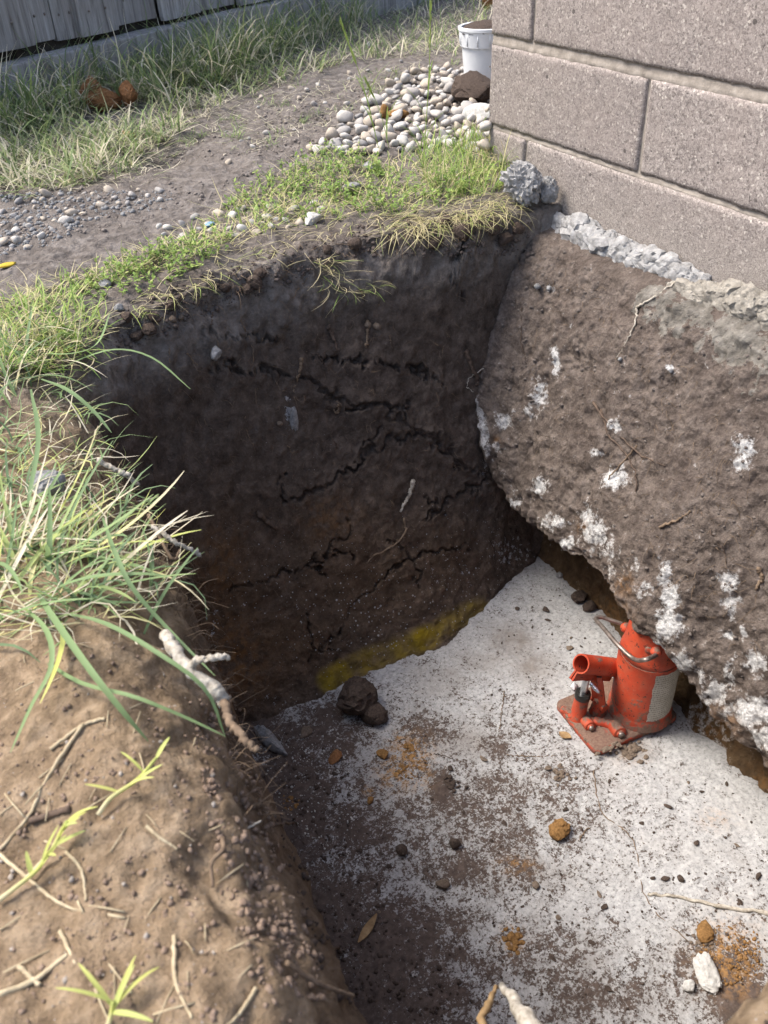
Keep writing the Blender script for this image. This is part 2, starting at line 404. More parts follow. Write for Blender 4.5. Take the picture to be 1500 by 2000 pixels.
ROOTPALE = m_simple('pale_root', (.19, .16, .12), (.56, .52, .45), 130, bs=.9, bd=.003)
STRAW = m_simple('straw', (.26, .20, .12), (.52, .44, .30), 60, .8)
LEAFDRY = m_simple('dry_leaf', (.17, .10, .045), (.36, .25, .13), 60, .7)
YELLOWCHIP = m_simple('yellow_chip', (.45, .30, .03), (.62, .45, .06), 60, .7)
BLUECHIP = m_simple('blue_chip', (.10, .25, .42), (.25, .42, .55), 60, .6)
PAINT = m_paint(); LABEL = m_label(); WOOD = m_wood()
STEEL = m_simple('worn_steel', (.10, .075, .06), (.34, .29, .26), 80, .45, .5, .3, .001)
STEEL.node_tree.nodes['Principled BSDF'].inputs['Metallic'].default_value = .6
ZINC = m_simple('zinc_screw', (.45, .47, .5), (.7, .72, .75), 90, .3, .5, .1, .0005)
ZINC.node_tree.nodes['Principled BSDF'].inputs['Metallic'].default_value = .9
RUBBER = m_simple('oily_seal', (.008, .008, .008), (.025, .024, .022), 60, .3, .5, .2, .0005)
PLASTIC = m_simple('white_plastic', (.62, .64, .66), (.72, .74, .76), 20, .45, .4, .1, .001)
def m_pebble(i, c0, c1):
    s = NT('pebble_stone_%d' % i, .75, .3); n = s.noise(40, 5, .6)
    oi = s.n('ShaderNodeObjectInfo').outputs['Random']
    c = s.mix(s.math('MULTIPLY', oi, .9), c0, c1); c = s.mix(s.ramp(s.math('ADD', n, s.math('MULTIPLY', oi, .12)), [(.45, 0.), (.7, .75)]), c, (.26, .215, .175))
    s.col(c); s.bump(n, .3, .003); return s.m
PEB = [m_pebble(0, (.50, .49, .46), (.68, .66, .62)), m_pebble(1, (.46, .40, .32), (.60, .53, .44)), m_pebble(2, (.27, .265, .26), (.46, .455, .45))]
GRASS_FAR = m_blade('grass_shaded', [(0, (.13, .185, .08)), (.35, (.24, .32, .125)), (.55, (.38, .42, .20)), (.75, (.58, .53, .38)), (1, (.74, .68, .54))])
GRASS_RIM = m_blade('grass_bright', [(0, (.10, .18, .045)), (.4, (.24, .36, .09)), (.6, (.40, .48, .14)), (.8, (.54, .50, .26)), (1, (.60, .52, .33))])
GRASS_NEAR = m_blade('grass_broad', [(0, (.13, .20, .105)), (.4, (.24, .34, .15)), (.6, (.38, .46, .18)), (.78, (.55, .57, .16)), (.9, (.60, .54, .34)), (1, (.68, .62, .48))])

# ------------------------------------------------------------------ terrain: ground sheet with the dug pit
GZ, FZ = -.10, -1.015
def geo_lines(a, b, n): return a + np.sign(b - a) * (np.geomspace(.05, abs(b - a) + .05, n) - .05)
XL = np.unique(np.round(np.concatenate([geo_lines(-3, -250, 16), np.linspace(-3, -1.62, 40), np.linspace(-1.62, -1.17, 105), np.linspace(-1.17, -.99, 80),
     np.linspace(-.99, .02, 330), np.linspace(.02, .7, 60), np.linspace(.7, 3, 60), geo_lines(3, 250, 16)]), 5))
YL = np.unique(np.round(np.concatenate([geo_lines(-3, -250, 14), np.linspace(-3, -1.82, 30), np.linspace(-1.82, -1.56, 70), np.linspace(-1.56, -.66, 170),
     np.linspace(-.66, -.17, 350), np.linspace(-.17, .35, 120), np.linspace(.35, 1.6, 110), np.linspace(1.6, 4.5, 90), geo_lines(4.5, 250, 16)]), 5))
nx, ny = len(XL), len(YL)
X, Y = np.meshgrid(XL, YL, indexing='ij')
P2 = np.stack([X, Y, np.zeros_like(X)], -1)
wobx = .018 * fbm(P2, 5, 3, 21); woby = .02 * fbm(P2, 5, 3, 22)
rimY = np.interp(X + wobx, [-1.4, -1.13, -1.018, -.831, -.586, -.368, -.137, 0, .4], [-.47, -.43, -.335, -.265, -.205, -.245, -.29, -.3, -.3])
widY = np.interp(X, [-1.1, -1.0, -.8, -.56, -.33, -.12, 0], [.31, .33, .36, .44, .31, .19, .18])
tb = (rimY + woby - Y) / widY
A = np.interp(tb, [-.22, 0, .07, .2, .45, .75, .92, 1.0], [0, .018, .085, .29, .60, .885, .985, 1])
rimX = np.interp(Y, [-2, -1.62, -1.3, -.9, -.5], [-1.205, -1.212, -1.165, -1.145, -1.12])
xb = X + wobx - rimX
B = np.interp(xb, [-.15, -.09, -.045, -.01, .02, .045, .075, .105], [0, .012, .045, .115, .25, .52, .88, 1.0])
B = np.where(Y > -.25, np.maximum(B, 0), B)
yf = Y + woby - np.interp(X, [-1.2, -1.0, -.9, -.6, 0], [-1.67, -1.735, -1.725, -1.75, -1.75])
Cc = np.interp(yf, [-.06, 0, .03, .09, .13], [0, .03, .2, .8, 1])
def smin(a, b, k=.07):
    h = np.clip(.5 + .5 * (b - a) / k, 0, 1); return b * (1 - h) + a * h - k * h * (1 - h)
dep = np.clip(smin(smin(A, B), Cc) / .965, 0, 1)
which = np.argmin(np.stack([A, B, Cc], -1), -1)
near = np.exp(-((X + .3) ** 2 + (Y - .2) ** 2) / 60.)
g0 = GZ + (.022 * fbm(P2, 1.1, 3, 31) + .012 * fbm(P2, 4.5, 3, 32)) * near
g0 += .028 * np.exp(-((X + 1.27) / .09) ** 2 - ((Y + 1.35) / .4) ** 2)            # low bank beside the pit
g0 += .015 * np.exp(-((X + 1.24) / .06) ** 2 - ((Y + 1.56) / .09) ** 2)
g0 += .04 * np.exp(-((X + .87) / .06) ** 2 - ((Y + 1.76) / .05) ** 2)
g0 -= .05 * np.exp(-((X + .62) / .09) ** 2 - ((Y - .62) / .12) ** 2)              # scraped hollow in the bare dirt
Z = g0 + (FZ - g0) * dep
V3 = np.stack([X, Y, Z], -1)
def gnormals(V):
    du = np.gradient(V, axis=0); dv = np.gradient(V, axis=1); n = np.cross(du, dv)
    return n / (np.linalg.norm(n, axis=-1, keepdims=True) + 1e-12)
N3 = gnormals(V3)
local = sstep(9, 3, np.hypot(X, Y - .5))
wallm = sstep(.05, .35, dep)
rimm = np.exp(-((dep - .09) / .10) ** 2)
VS = V3 * np.array([1, 1, .3])
D = local * ((.008 + .008 * wallm + .018 * rimm) * fbm(V3, 11, 4, 41, .55) + (.0035 + .006 * rimm) * fbm(V3, 42, 3, 42) + .0018 * fbm(V3, 130, 2, 43) + wallm * (.005 * fbm(VS, 14, 3, 48) + .0014 * fbm(VS, 80, 2, 49)))
bank = sstep(-1.05, -1.2, X) * sstep(-.4, -.8, Y)
D += bank * (.007 * fbm(V3, 30, 4, 39, .65) + .003 * (.5 - np.abs(fbm(V3, 70, 3, 38))) + .004 * (.5 - np.abs(fbm(V3, 20, 3, 37))))
D += .018 * wallm * fbm(V3, 4.2, 2, 44) * (which == 0)
D += wallm * local * (which == 0) * (.010 * (.5 - np.abs(fbm(V3, 8, 4, 46))) + .005 * (.5 - np.abs(fbm(V3, 26, 3, 47))))
bil = 1 - np.abs(fbm(V3, 16, 3, 45)); D += rimm * local * .012 * (bil - .6)
flatV = V3.reshape(-1, 3); pxT = topx(flatV)
visT = ((flatV - CAM) @ FW > .15)
# cracks in the back face
CR = [[(520, 715), (565, 735), (610, 748), (650, 775), (700, 782), (745, 800), (790, 828), (835, 855), (880, 885), (930, 915), (965, 932)],
      [(610, 700), (680, 705), (740, 700), (790, 712), (840, 735)],
      [(545, 975), (600, 960), (640, 950), (680, 915), (720, 888), (760, 862), (800, 850), (845, 852)],
      [(455, 1160), (500, 1140), (545, 1118), (600, 1100), (640, 1075), (668, 1045), (675, 1010)],
      [(755, 1120), (800, 1092), (860, 1072), (905, 1060)],
      [(620, 1258), (660, 1215), (690, 1180), (722, 1150), (755, 1120)],
      [(820, 1015), (850, 1000), (880, 968), (930, 945), (970, 935)],
      [(680, 795), (730, 790), (780, 800)], [(400, 655), (450, 650), (500, 662), (540, 655)], [(600, 1290), (610, 1240), (590, 1200)],
      [(890, 500), (880, 545), (895, 590)], [(930, 440), (905, 475), (888, 500)], [(420, 720), (480, 715), (520, 722)], [(700, 900), (750, 830)]]
_q = np.random.default_rng(3)
NB = len(CR)
for c in list(CR[:8]):
    for _ in range(2):
        i = _q.integers(0, len(c)); a_ = _q.uniform(0, 6.28); p_ = np.array(c[i], float); br_ = [tuple(p_)]
        for _k in range(_q.integers(2, 5)):
            a_ += _q.normal() * .6; p_ = p_ + np.array([math.cos(a_) * 20, math.sin(a_) * 13]); br_.append(tuple(p_))
        CR.append(br_)
crk = np.zeros(len(flatV))
jit = np.stack([fbm(flatV, 30, 3, 51), fbm(flatV, 30, 3, 52)], -1) * 20 + np.stack([fbm(flatV, 75, 2, 53), fbm(flatV, 75, 2, 54)], -1) * 12
sel = np.where((which.ravel() == 0) & (dep.ravel() > .04) & visT)[0]
for i, c in enumerate(CR):
    d = segdist(pxT[sel] + jit[sel], c); wd = ((6.4, 3.0, 4.8, 3.6, 3.6, 3.4, 4.8, 3., 2.6, 2.8, 3.6, 3.6, 2.5, 2.8) + (2.1,) * 99)[i]
    crk[sel] = np.maximum(crk[sel], (1 - sstep(wd * .2, wd * 1.0, d)) * np.clip(.85 + 1.2 * fbm(flatV[sel], 9, 2, 55 + i), .3, 1))
    side = (.007 if i in (0, 2) else (.003 if i < NB else .001)) * np.exp(-(d / 26) ** 2)
    D.reshape(-1)[sel] += side
Df = D.reshape(-1) - crk * .020
V3 = (flatV + N3.reshape(-1, 3) * Df[:, None])
NN = gnormals(V3.reshape(nx, ny, 3)).reshape(-1, 3)
# what the soil carries, plus shade browned into the left bank slope
fl = flatV
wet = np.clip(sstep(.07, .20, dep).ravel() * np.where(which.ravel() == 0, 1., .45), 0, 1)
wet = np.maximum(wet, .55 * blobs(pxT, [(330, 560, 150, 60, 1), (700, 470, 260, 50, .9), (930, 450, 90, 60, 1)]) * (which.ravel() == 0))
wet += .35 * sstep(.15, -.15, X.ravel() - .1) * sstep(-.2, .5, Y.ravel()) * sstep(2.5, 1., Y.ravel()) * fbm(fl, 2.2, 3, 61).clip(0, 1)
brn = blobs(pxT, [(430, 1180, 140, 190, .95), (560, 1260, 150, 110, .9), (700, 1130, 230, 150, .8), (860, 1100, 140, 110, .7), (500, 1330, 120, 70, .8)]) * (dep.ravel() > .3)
brn += .7 * (which.ravel() == 1) * sstep(.05, .16, dep).ravel()  # left bank slope: shade of the side facing away from the sun, in colour
bl = [(640, 1328), (700, 1298), (760, 1272), (830, 1246), (880, 1212), (930, 1190)]
yel = (1 - sstep(12, 34, segdist(pxT, bl[:4]))) * .95 + .5 * (1 - sstep(10, 32, segdist(pxT, bl[3:])))
yel = np.clip(yel, 0, 1) * ((which.ravel() == 0) & (dep.ravel() > .7)) * np.clip(.62 + .8 * fbm(fl, 22, 3, 71), .15, .85)
red = np.maximum(sstep(-1.02, -1.16, X) * sstep(-.3, -.8, Y), sstep(-1.55, -1.65, Y) * (X < .5)).ravel()
whi = blobs(pxT, [(700, 1200, 280, 170, 1.), (900, 1080, 160, 140, .8), (500, 1150, 150, 200, .7), (600, 900, 300, 180, .3), (850, 1180, 140, 80, 1.)]) * (dep.ravel() > .2)
whi += .25 * (dep.ravel() < .05) * sstep(.1, -.6, X).ravel()
smr = blobs(pxT, [(880, 1120, 110, 60, .55), (990, 1080, 70, 50, .75), (800, 1180, 120, 60, .4), (690, 1330, 40, 22, .6), (560, 800, 22, 50, .8), (945, 905, 14, 40, .8),
                  (255, 830, 40, 40, .35), (560, 1370, 120, 40, .55), (420, 1220, 40, 60, .6)]) * (dep.ravel() > .2)
org = blobs(pxT, [(460, 1290, 60, 80, .5), (640, 1010, 60, 50, .3), (430, 1100, 50, 80, .3)]) * (dep.ravel() > .3)
# faces by region
I, J = np.meshgrid(np.arange(nx - 1), np.arange(ny - 1), indexing='ij')
Q = np.stack([I * ny + J, (I + 1) * ny + J, (I + 1) * ny + J + 1, I * ny + J + 1], -1).reshape(-1, 4)
fd = dep.ravel()[Q].mean(1); fx = X.ravel()[Q].mean(1); fy = Y.ravel()[Q].mean(1); fw = which.ravel()[Q[:, 0]]
keep = (fd < .996) & ~((fx > .10) & (fy < -.10)) & ~((fx > .35) & (fx < 4) & (fy < -.05) & (fy > -6))
keep |= (fx > .35) & (fy < -.05) & ((fx > 3.9) | (fy < -5.9))
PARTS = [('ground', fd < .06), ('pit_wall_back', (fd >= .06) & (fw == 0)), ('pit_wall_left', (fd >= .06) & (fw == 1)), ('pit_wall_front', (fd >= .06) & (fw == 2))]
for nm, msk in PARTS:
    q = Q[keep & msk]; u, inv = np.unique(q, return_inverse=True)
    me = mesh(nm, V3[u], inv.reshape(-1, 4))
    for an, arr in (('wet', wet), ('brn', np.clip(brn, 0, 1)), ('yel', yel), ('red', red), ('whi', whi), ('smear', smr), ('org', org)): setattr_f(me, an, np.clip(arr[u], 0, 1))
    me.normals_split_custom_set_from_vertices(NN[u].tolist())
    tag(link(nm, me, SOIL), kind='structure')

# ------------------------------------------------------------------ white concrete slab in the bottom of the pit
sx = np.linspace(-1.14, -.06, 290); sy = np.linspace(-1.66, -.42, 330)
SX, SY = np.meshgrid(sx, sy, indexing='ij'); SP = np.stack([SX, SY, np.zeros_like(SX)], -1)
SLZ = -.99
SZ = SLZ + .006 * fbm(SP, 5, 3, 81) + .0028 * fbm(SP, 40, 3, 82) + .0016 * fbm(SP, 110, 2, 83)
SP[..., 2] = SZ; SF = SP.reshape(-1, 3); pxS = topx(SF)
dirt = .375 + .47 * blobs(pxS, [(560, 1560, 150, 240, .88), (620, 1800, 170, 170, .95), (760, 1860, 230, 150, .8), (700, 1950, 300, 130, .9), (900, 1690, 120, 70, .66), (1000, 1700, 90, 60, .62),
     (620, 1440, 140, 60, .8), (860, 1540, 40, 50, .85), (1050, 1880, 300, 110, .56), (900, 1600, 300, 200, .5), (690, 1620, 160, 160, .62), (1400, 1900, 120, 120, .6), (500, 1440, 80, 60, 1.),
     (840, 1430, 90, 50, .6), (960, 1460, 70, 50, .55), (1440, 1960, 90, 60, .9), (640, 1400, 60, 40, .7), (1150, 1950, 200, 80, .62)])
dirt += .07 * fbm(SF, 6, 3, 84)
SF[:, 2] += .006 * sstep(.5, .8, dirt) * (1 + fbm(SF, 60, 3, 85))
orgS = blobs(pxS, [(800, 1475, 45, 40, .95), (775, 1510, 40, 35, .85), (815, 1500, 30, 45, .8), (1000, 1835, 22, 30, .9), (1420, 1870, 60, 70, .85), (1010, 1690, 40, 20, .5), (720, 1545, 12, 10, .8), (780, 1440, 14, 10, .9),
                   (1400, 1600, 40, 25, .3), (1230, 1470, 40, 25, .25), (1440, 1930, 40, 30, .5)])
stn = blobs(pxS, [(1000, 1250, 60, 40, .95), (1040, 1300, 50, 35, .85), (940, 1290, 70, 30, .55), (1230, 1465, 55, 25, .9), (900, 1450, 60, 40, .55), (1090, 1510, 30, 16, .6), (860, 1330, 70, 40, .4)])
ii, jj = np.meshgrid(np.arange(len(sx) - 1), np.arange(len(sy) - 1), indexing='ij'); ns = len(sy)
SQ = np.stack([ii * ns + jj, (ii + 1) * ns + jj, (ii + 1) * ns + jj + 1, ii * ns + jj + 1], -1).reshape(-1, 4)
me = mesh('concrete_slab', SF, SQ); setattr_f(me, 'dirt', dirt); setattr_f(me, 'org', orgS); setattr_f(me, 'stain', stn)
slab = tag(link('concrete_slab', me, SLAB), 'white concrete slab strewn with brown dirt at the bottom of the pit', 'slab', kind='thing')

# ------------------------------------------------------------------ house footing: crusted sloping face, broken lower edge, undercut
fy_ = np.concatenate([np.linspace(-.10, -1.42, 420), np.linspace(-1.424, -2.6, 90)])
EZ = np.interp(-fy_, [.10, .33, .37, .40, .43, .50, .66, .78, .92, 1.07, 1.17, 1.29, 2.6], [-.44, -.50, -.56, -.63, -.695, -.725, -.722, -.705, -.688, -.712, -.79, -.81, -.83])
EZ = EZ + .016 * fbm(np.stack([fy_, fy_ * 0, fy_ * 0], -1), 9, 3, 90) + .007 * fbm(np.stack([fy_, fy_ * 0, fy_ * 0], -1), 38, 2, 91)
CX = np.interp(-fy_, [.10, .485, .66, .85, 1.07, 1.3, 2.6], [-.12, -.12, -.112, -.145, -.182, -.205, -.22])
prof = [(.06, -.150, 0), (.0, -.153, .02), (-.035, -.160, .05), (-.07, -.185, .09), (-.105, -.25, .18), (-.15, -.36, .31), (-.195, -.50, .46), (-.235, -.63, .60), (-.258, -.715, .70), (-.256, -.742, .735), (-.225, -.748, .77), (-.15, -.745, .82)]
prof = np.array(prof); tv = np.concatenate([np.linspace(0, .70, 190), np.linspace(.703, .82, 40), np.linspace(.825, 1, 60)])
nv = len(tv); FXX = np.zeros((len(fy_), nv)); FZZ = np.zeros_like(FXX)
px_ = np.interp(tv, prof[:, 2], prof[:, 0]); pz_ = np.interp(tv, prof[:, 2], prof[:, 1])
for i, yv in enumerate(fy_):
    k = (EZ[i] + .16) / (-.735 + .16)
    zz = np.where(pz_ > -.16, pz_, -.16 + (pz_ + .16) * k); xx = px_.copy()
    xx = xx - .045 * math.exp(-((yv + .975) / .12) ** 2) * sstep(.2, .6, tv) * sstep(.82, .74, tv)
    c = tv > .82; s_ = (tv[c] - .82) / .18
    z0 = zz[~c][-1]; xx[c] = -.15 + (CX[i] - .03 * np.sin(np.pi * s_) * 0 + .15) * s_ + .045 * np.sin(np.pi * s_); zz[c] = z0 + (-1.03 - z0) * s_
    FXX[i] = xx; FZZ[i] = zz
FV = np.stack([FXX, np.repeat(fy_[:, None], nv, 1), FZZ], -1)
FN = -gnormals(FV); 
if FN[100, 80, 0] > 0: FN = -FN
TV = np.repeat(tv[None], len(fy_), 0)
face = sstep(.04, .12, TV); edge = np.exp(-((TV - .70) / .05) ** 2)
FD = face * (.014 * fbm(FV, 7, 3, 101) + .011 * fbm(FV, 22, 3, 102, .6) + .0062 * fbm(FV, 60, 3, 103, .65) + .0030 * fbm(FV, 150, 2, 104)) + edge * .012 * fbm(FV, 28, 4, 105, .65)
b2 = 1 - np.abs(fbm(FV, 30, 3, 106)); FD += face * .010 * (b2 - .6)
pxF = topx(FV.reshape(-1, 3)); conc = blobs(pxF, [(1340, 620, 110, 50, .9), (1450, 660, 110, 70, 1.), (1480, 720, 60, 70, .6), (1290, 585, 60, 30, .9), (1140, 460, 60, 25, .5), (1500, 600, 80, 50, 1)]) * (TV.ravel() < .45)
b3 = 1 - np.abs(fbm(FV.reshape(-1, 3), 24, 3, 107, .45))
FD = FD.reshape(-1) + conc * .020 * (b3 - .45)
# shallow trowel-smoothed patches
smo = blobs(pxF, [(1130, 760, 50, 40, 1), (1100, 850, 40, 60, .8), (1240, 1010, 60, 40, .8), (1370, 900, 60, 60, .5), (985, 640, 25, 70, .9), (1460, 1100, 40, 70, .6)])
FD = FD * (1 - .65 * np.clip(smo, 0, 1))
FVf = FV.reshape(-1, 3) + FN.reshape(-1, 3) * FD[:, None]
smF = blobs(pxF, [(1087, 705, 10, 34, .95), (1055, 770, 16, 34, .7), (1040, 800, 22, 18, .6), (990, 820, 22, 22, .75), (975, 870, 14, 16, .7), (1205, 830, 18, 14, .8), (1205, 935, 26, 26, .9), (1060, 950, 22, 26, .8),
     (1165, 1040, 34, 30, .95), (1150, 1010, 24, 30, .8), (1300, 1120, 14, 40, .95), (1310, 1165, 22, 30, 1.), (1308, 1215, 28, 34, 1.1), (1425, 1135, 24, 20, 1.1), (1425, 1175, 20, 16, .8), (1430, 1200, 12, 24, .8),
     (1422, 1243, 12, 10, 1.), (1455, 1235, 14, 18, .7), (1455, 880, 24, 40, .9), (1440, 905, 24, 18, .8), (1480, 1290, 30, 30, .9), (1340, 1290, 28, 26, .8), (1110, 1060, 16, 16, .8), (1240, 1110, 16, 14, .5),
     (1400, 1350, 26, 30, .9), (1470, 1390, 40, 36, 1.), (1490, 1440, 30, 30, .9), (1430, 1310, 20, 40, .6), (1165, 885, 14, 10, .8), (1075, 562, 10, 8, .9), (1310, 720, 8, 8, 1.), (1120, 640, 10, 8, .5),
     (1190, 1075, 30, 24, .6), (1260, 1150, 20, 24, .5), (1080, 1020, 30, 18, .7), (1000, 985, 24, 14, .6), (1280, 1260, 26, 16, .7)])
smF = np.maximum(smF, .55 * np.exp(-((TV.ravel() - .69) / .035) ** 2) * (.5 + fbm(FVf, 7, 2, 108)))
smF = np.maximum(smF, .38 * sstep(.84, .88, TV.ravel()) * (fbm(FVf, 9, 2, 109) > .0))
orF = blobs(pxF, [(1225, 1140, 26, 26, .7), (1140, 1030, 20, 20, .5), (975, 860, 10, 12, .6), (1480, 1540, 40, 40, .9), (1400, 1420, 60, 50, .6), (1190, 1190, 50, 40, .5)])
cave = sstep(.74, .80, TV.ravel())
ii, jj = np.meshgrid(np.arange(len(fy_) - 1), np.arange(nv - 1), indexing='ij')
FQ = np.stack([ii * nv + jj, ii * nv + jj + 1, (ii + 1) * nv + jj + 1, (ii + 1) * nv + jj], -1).reshape(-1, 4)
footing = tag(empty('house_footing', (0, -.8, -.8)), 'soil-crusted concrete footing under the block wall, undercut above the red jack', 'footing')
bpy.context.view_layer.update()
def kid(o, p):
    o.parent = p; o.matrix_parent_inverse = p.matrix_world.inverted(); return o
me = mesh('soil_crust_face', FVf, FQ)
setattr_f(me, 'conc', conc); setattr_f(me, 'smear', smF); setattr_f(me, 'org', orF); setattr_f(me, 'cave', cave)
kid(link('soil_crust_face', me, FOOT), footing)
# mortar squeezed out along the foot of the wall: three lumpy runs
def bead(name, pts, radii, seed, mat=MORTAR_GREY, step=.5):
    P = resample(pts, 40); L = np.linalg.norm(np.diff(P, axis=0), axis=1).sum(); q = np.random.default_rng(seed); acc = Acc(); t = 0.
    while t < 1:
        r = np.interp(t, np.linspace(0, 1, len(radii)), radii); c = P[min(39, int(t * 39.9))]
        for k in range(3):
            V, Fs = lump(3, seed * 31 + acc.n % 977 + k, .38, 2.1, .30, .1)
            V = V * np.array([.75, 1.25, .85]) * r * q.uniform(.55, .8); V = V @ np.array(Matrix.Rotation(q.uniform(-.6, .6), 3, 'X')).T
            acc.add(V + c + q.normal(size=3) * np.array([.12, .5, .38]) * r, Fs)
        t += r * step / L
    me = acc.me(name); me.set_sharp_from_angle(angle=.8); o = kid(link(name, me, mat), footing); o['kind'] = 'stuff'; return o
def wz(px, py, x): return onaxis(px, py, 0, x)
bead('mortar_bead', [wz(1062, 436, -.015), wz(1110, 455, -.022), wz(1160, 474, -.022), wz(1205, 496, -.02), wz(1240, 514, -.016), wz(1300, 538, -.014), wz(1350, 556, -.012), wz(1392, 566, -.008)], [.008, .028, .033, .029, .030, .029, .025, .008], 8, step=.13)
bead('mortar_bead', [wz(1290, 575, -.045), wz(1340, 585, -.04), wz(1400, 585, -.03), wz(1450, 600, -.03), wz(1530, 630, -.03), np.array([-.03, -1.5, -.18]), np.array([-.03, -2.3, -.18])], [.010, .022, .024, .026, .024, .024, .02], 12, m_simple('mortar_buff', (.13, .118, .10), (.40, .37, .32), 55, fine=380, bs=.9, bd=.005), step=.3)

# ------------------------------------------------------------------ block wall
wall = tag(empty('block_wall', (0, -.6, -.19)), 'brownish grey concrete block wall corner of the house', 'wall', kind='thing')
bpy.context.view_layer.update()
def rough_block(y0, y1, z0, z1, seed, th=.19, fine=True):
    """a block with its face at x~0, running y0..y1 (y0<y1), thickness th"""
    ny_, nz_ = (max(8, int((y1 - y0) / .006)), max(8, int((z1 - z0) / .006))) if fine else (4, 3)
    yy = np.linspace(y0, y1, ny_); zz = np.linspace(z0, z1, nz_)
    Yg, Zg = np.meshgrid(yy, zz, indexing='ij'); P = np.stack([np.zeros_like(Yg), Yg, Zg], -1)
    e = np.minimum(np.minimum(Yg - y0, y1 - Yg), np.minimum(Zg - z0, z1 - Zg))
    e = e + .0035 * fbm(P, 60, 3, seed)
    P[..., 0] = .0035 * (1 - sstep(-.002, .006, e)) + .0012 * fbm(P, 45, 3, seed + 3) + .0022 * fbm(P, 6, 2, seed + 5)
    edge_ = (Yg == y0) | (Yg == y1) | (Zg == z0) | (Zg == z1)
    P[..., 1] += np.where((Yg == y0) | (Yg == y1), .0018 * fbm(P, 50, 3, seed + 6), 0)
    P[..., 2] += np.where((Zg == z0) | (Zg == z1), .0026 * fbm(P, 45, 3, seed + 7), 0)
    V = P.reshape(-1, 3); a, b = np.meshgrid(np.arange(ny_ - 1), np.arange(nz_ - 1), indexing='ij')
    Qf = np.stack([a * nz_ + b, a * nz_ + b + 1, (a + 1) * nz_ + b + 1, (a + 1) * nz_ + b], -1).reshape(-1, 4)
    ring = np.concatenate([np.arange(ny_) * nz_, (ny_ - 1) * nz_ + np.arange(1, nz_), (np.arange(ny_ - 2, -1, -1)) * nz_ + nz_ - 1, np.arange(nz_ - 2, 0, -1)])
    bk = V[ring].copy(); bk[:, 0] = th; n0 = len(V); V = np.vstack([V, bk, [[th, (y0 + y1) / 2, (z0 + z1) / 2]]])
    k = np.arange(len(ring)); k2 = (k + 1) % len(ring)
    Qs = np.stack([ring[k], ring[k2], n0 + k2, n0 + k], -1); T = np.stack([n0 + k, n0 + k2, np.full(len(k), len(V) - 1)], -1)
    return V, [np.vstack([Qf, Qs]), T]
H = .19
COURSES = [(-.19, -.011, [0, .150, .93, 1.71, 2.5]), (0, .169, [0, .518, 1.3, 2.08, 2.5]), (.19, .372, [0, .155, .935, 1.71, 2.5]),
           (.38, .562, [0, .52, 1.3, 2.08, 2.5]), (.57, .752, [0, .15, .93, 1.71, 2.5]), (.76, .942, [0, .52, 1.3, 2.08, 2.5])]
for ci, (z0, z1, js) in enumerate(COURSES):
    for k in range(len(js) - 1):
        ya, yb = -js[k + 1] + .005, -js[k] - (.005 if k else 0.)
        V, Fs = rough_block(ya, yb, z0, z1, 200 + ci * 10 + k, fine=(ci < 3 and k < 2))
        me = mesh('block', V, Fs); me.polygons.foreach_set('use_smooth', np.ones(len(me.polygons), bool))
        setattr_f(me, 'base', sstep(.02, -.16, V[:, 2] + .02 * fbm(V, 9, 2, 5)))
        kid(link('block', me, BLOCK), wall)
    # return wall round the corner, running away from the pit
    for k in range(3):
        xa = .195 + k * .79; V, Fs = rough_block(0, .78, z0, z1, 300 + ci * 10 + k, fine=False)
        V = np.stack([xa + V[:, 1], -V[:, 0], V[:, 2]], -1)
        me = mesh('block', V, [f[:, ::-1] for f in Fs], False); setattr_f(me, 'base', np.zeros(len(V))); kid(link('block', me, BLOCK), wall)
bmx = bmesh.new()
for (x0, x1, y0, y1) in ((.0065, .17, -2.48, -.0065), (.17, 2.5, -.17, -.0065)):
    r = bmesh.ops.create_cube(bmx, size=1)
    for v in r['verts']: v.co = Vector((x0 + (v.co.x + .5) * (x1 - x0), y0 + (v.co.y + .5) * (y1 - y0), -.3 + (v.co.z + .5) * 1.235))
me = bpy.data.meshes.new('mortar_joint'); bmx.to_mesh(me); bmx.free(); kid(link('mortar_joint', me, MORTAR), wall)
# raked joint fillets sloping out of the two visible beds
for (zt, zb, xo) in ((.19, .169, .003), (0., -.011, .0035)):
    n = 260; yy = np.linspace(-1.45, -.004, n); rows = []
    for kz, (zz, xx) in enumerate([(zt + .003, .0062), (zt - .35 * (zt - zb), .0058), (zb + .35 * (zt - zb), .0045), (zb + .001, xo), (zb - .004, xo + .003)]):
        Pk = np.stack([np.full(n, xx), yy, np.full(n, zz)], -1)
        Pk[:, 0] += .0016 * fbm(Pk, 40, 3, 400 + kz); Pk[:, 2] += .001 * fbm(Pk, 60, 2, 410 + kz); rows.append(Pk)
    V = np.stack(rows, 1).reshape(-1, 3); a, b = np.meshgrid(np.arange(n - 1), np.arange(4), indexing='ij')
    kid(link('mortar_joint', mesh('mortar_joint', V, np.stack([a * 5 + b, (a + 1) * 5 + b, (a + 1) * 5 + b + 1, a * 5 + b + 1], -1).reshape(-1, 4)), MORTAR), wall)

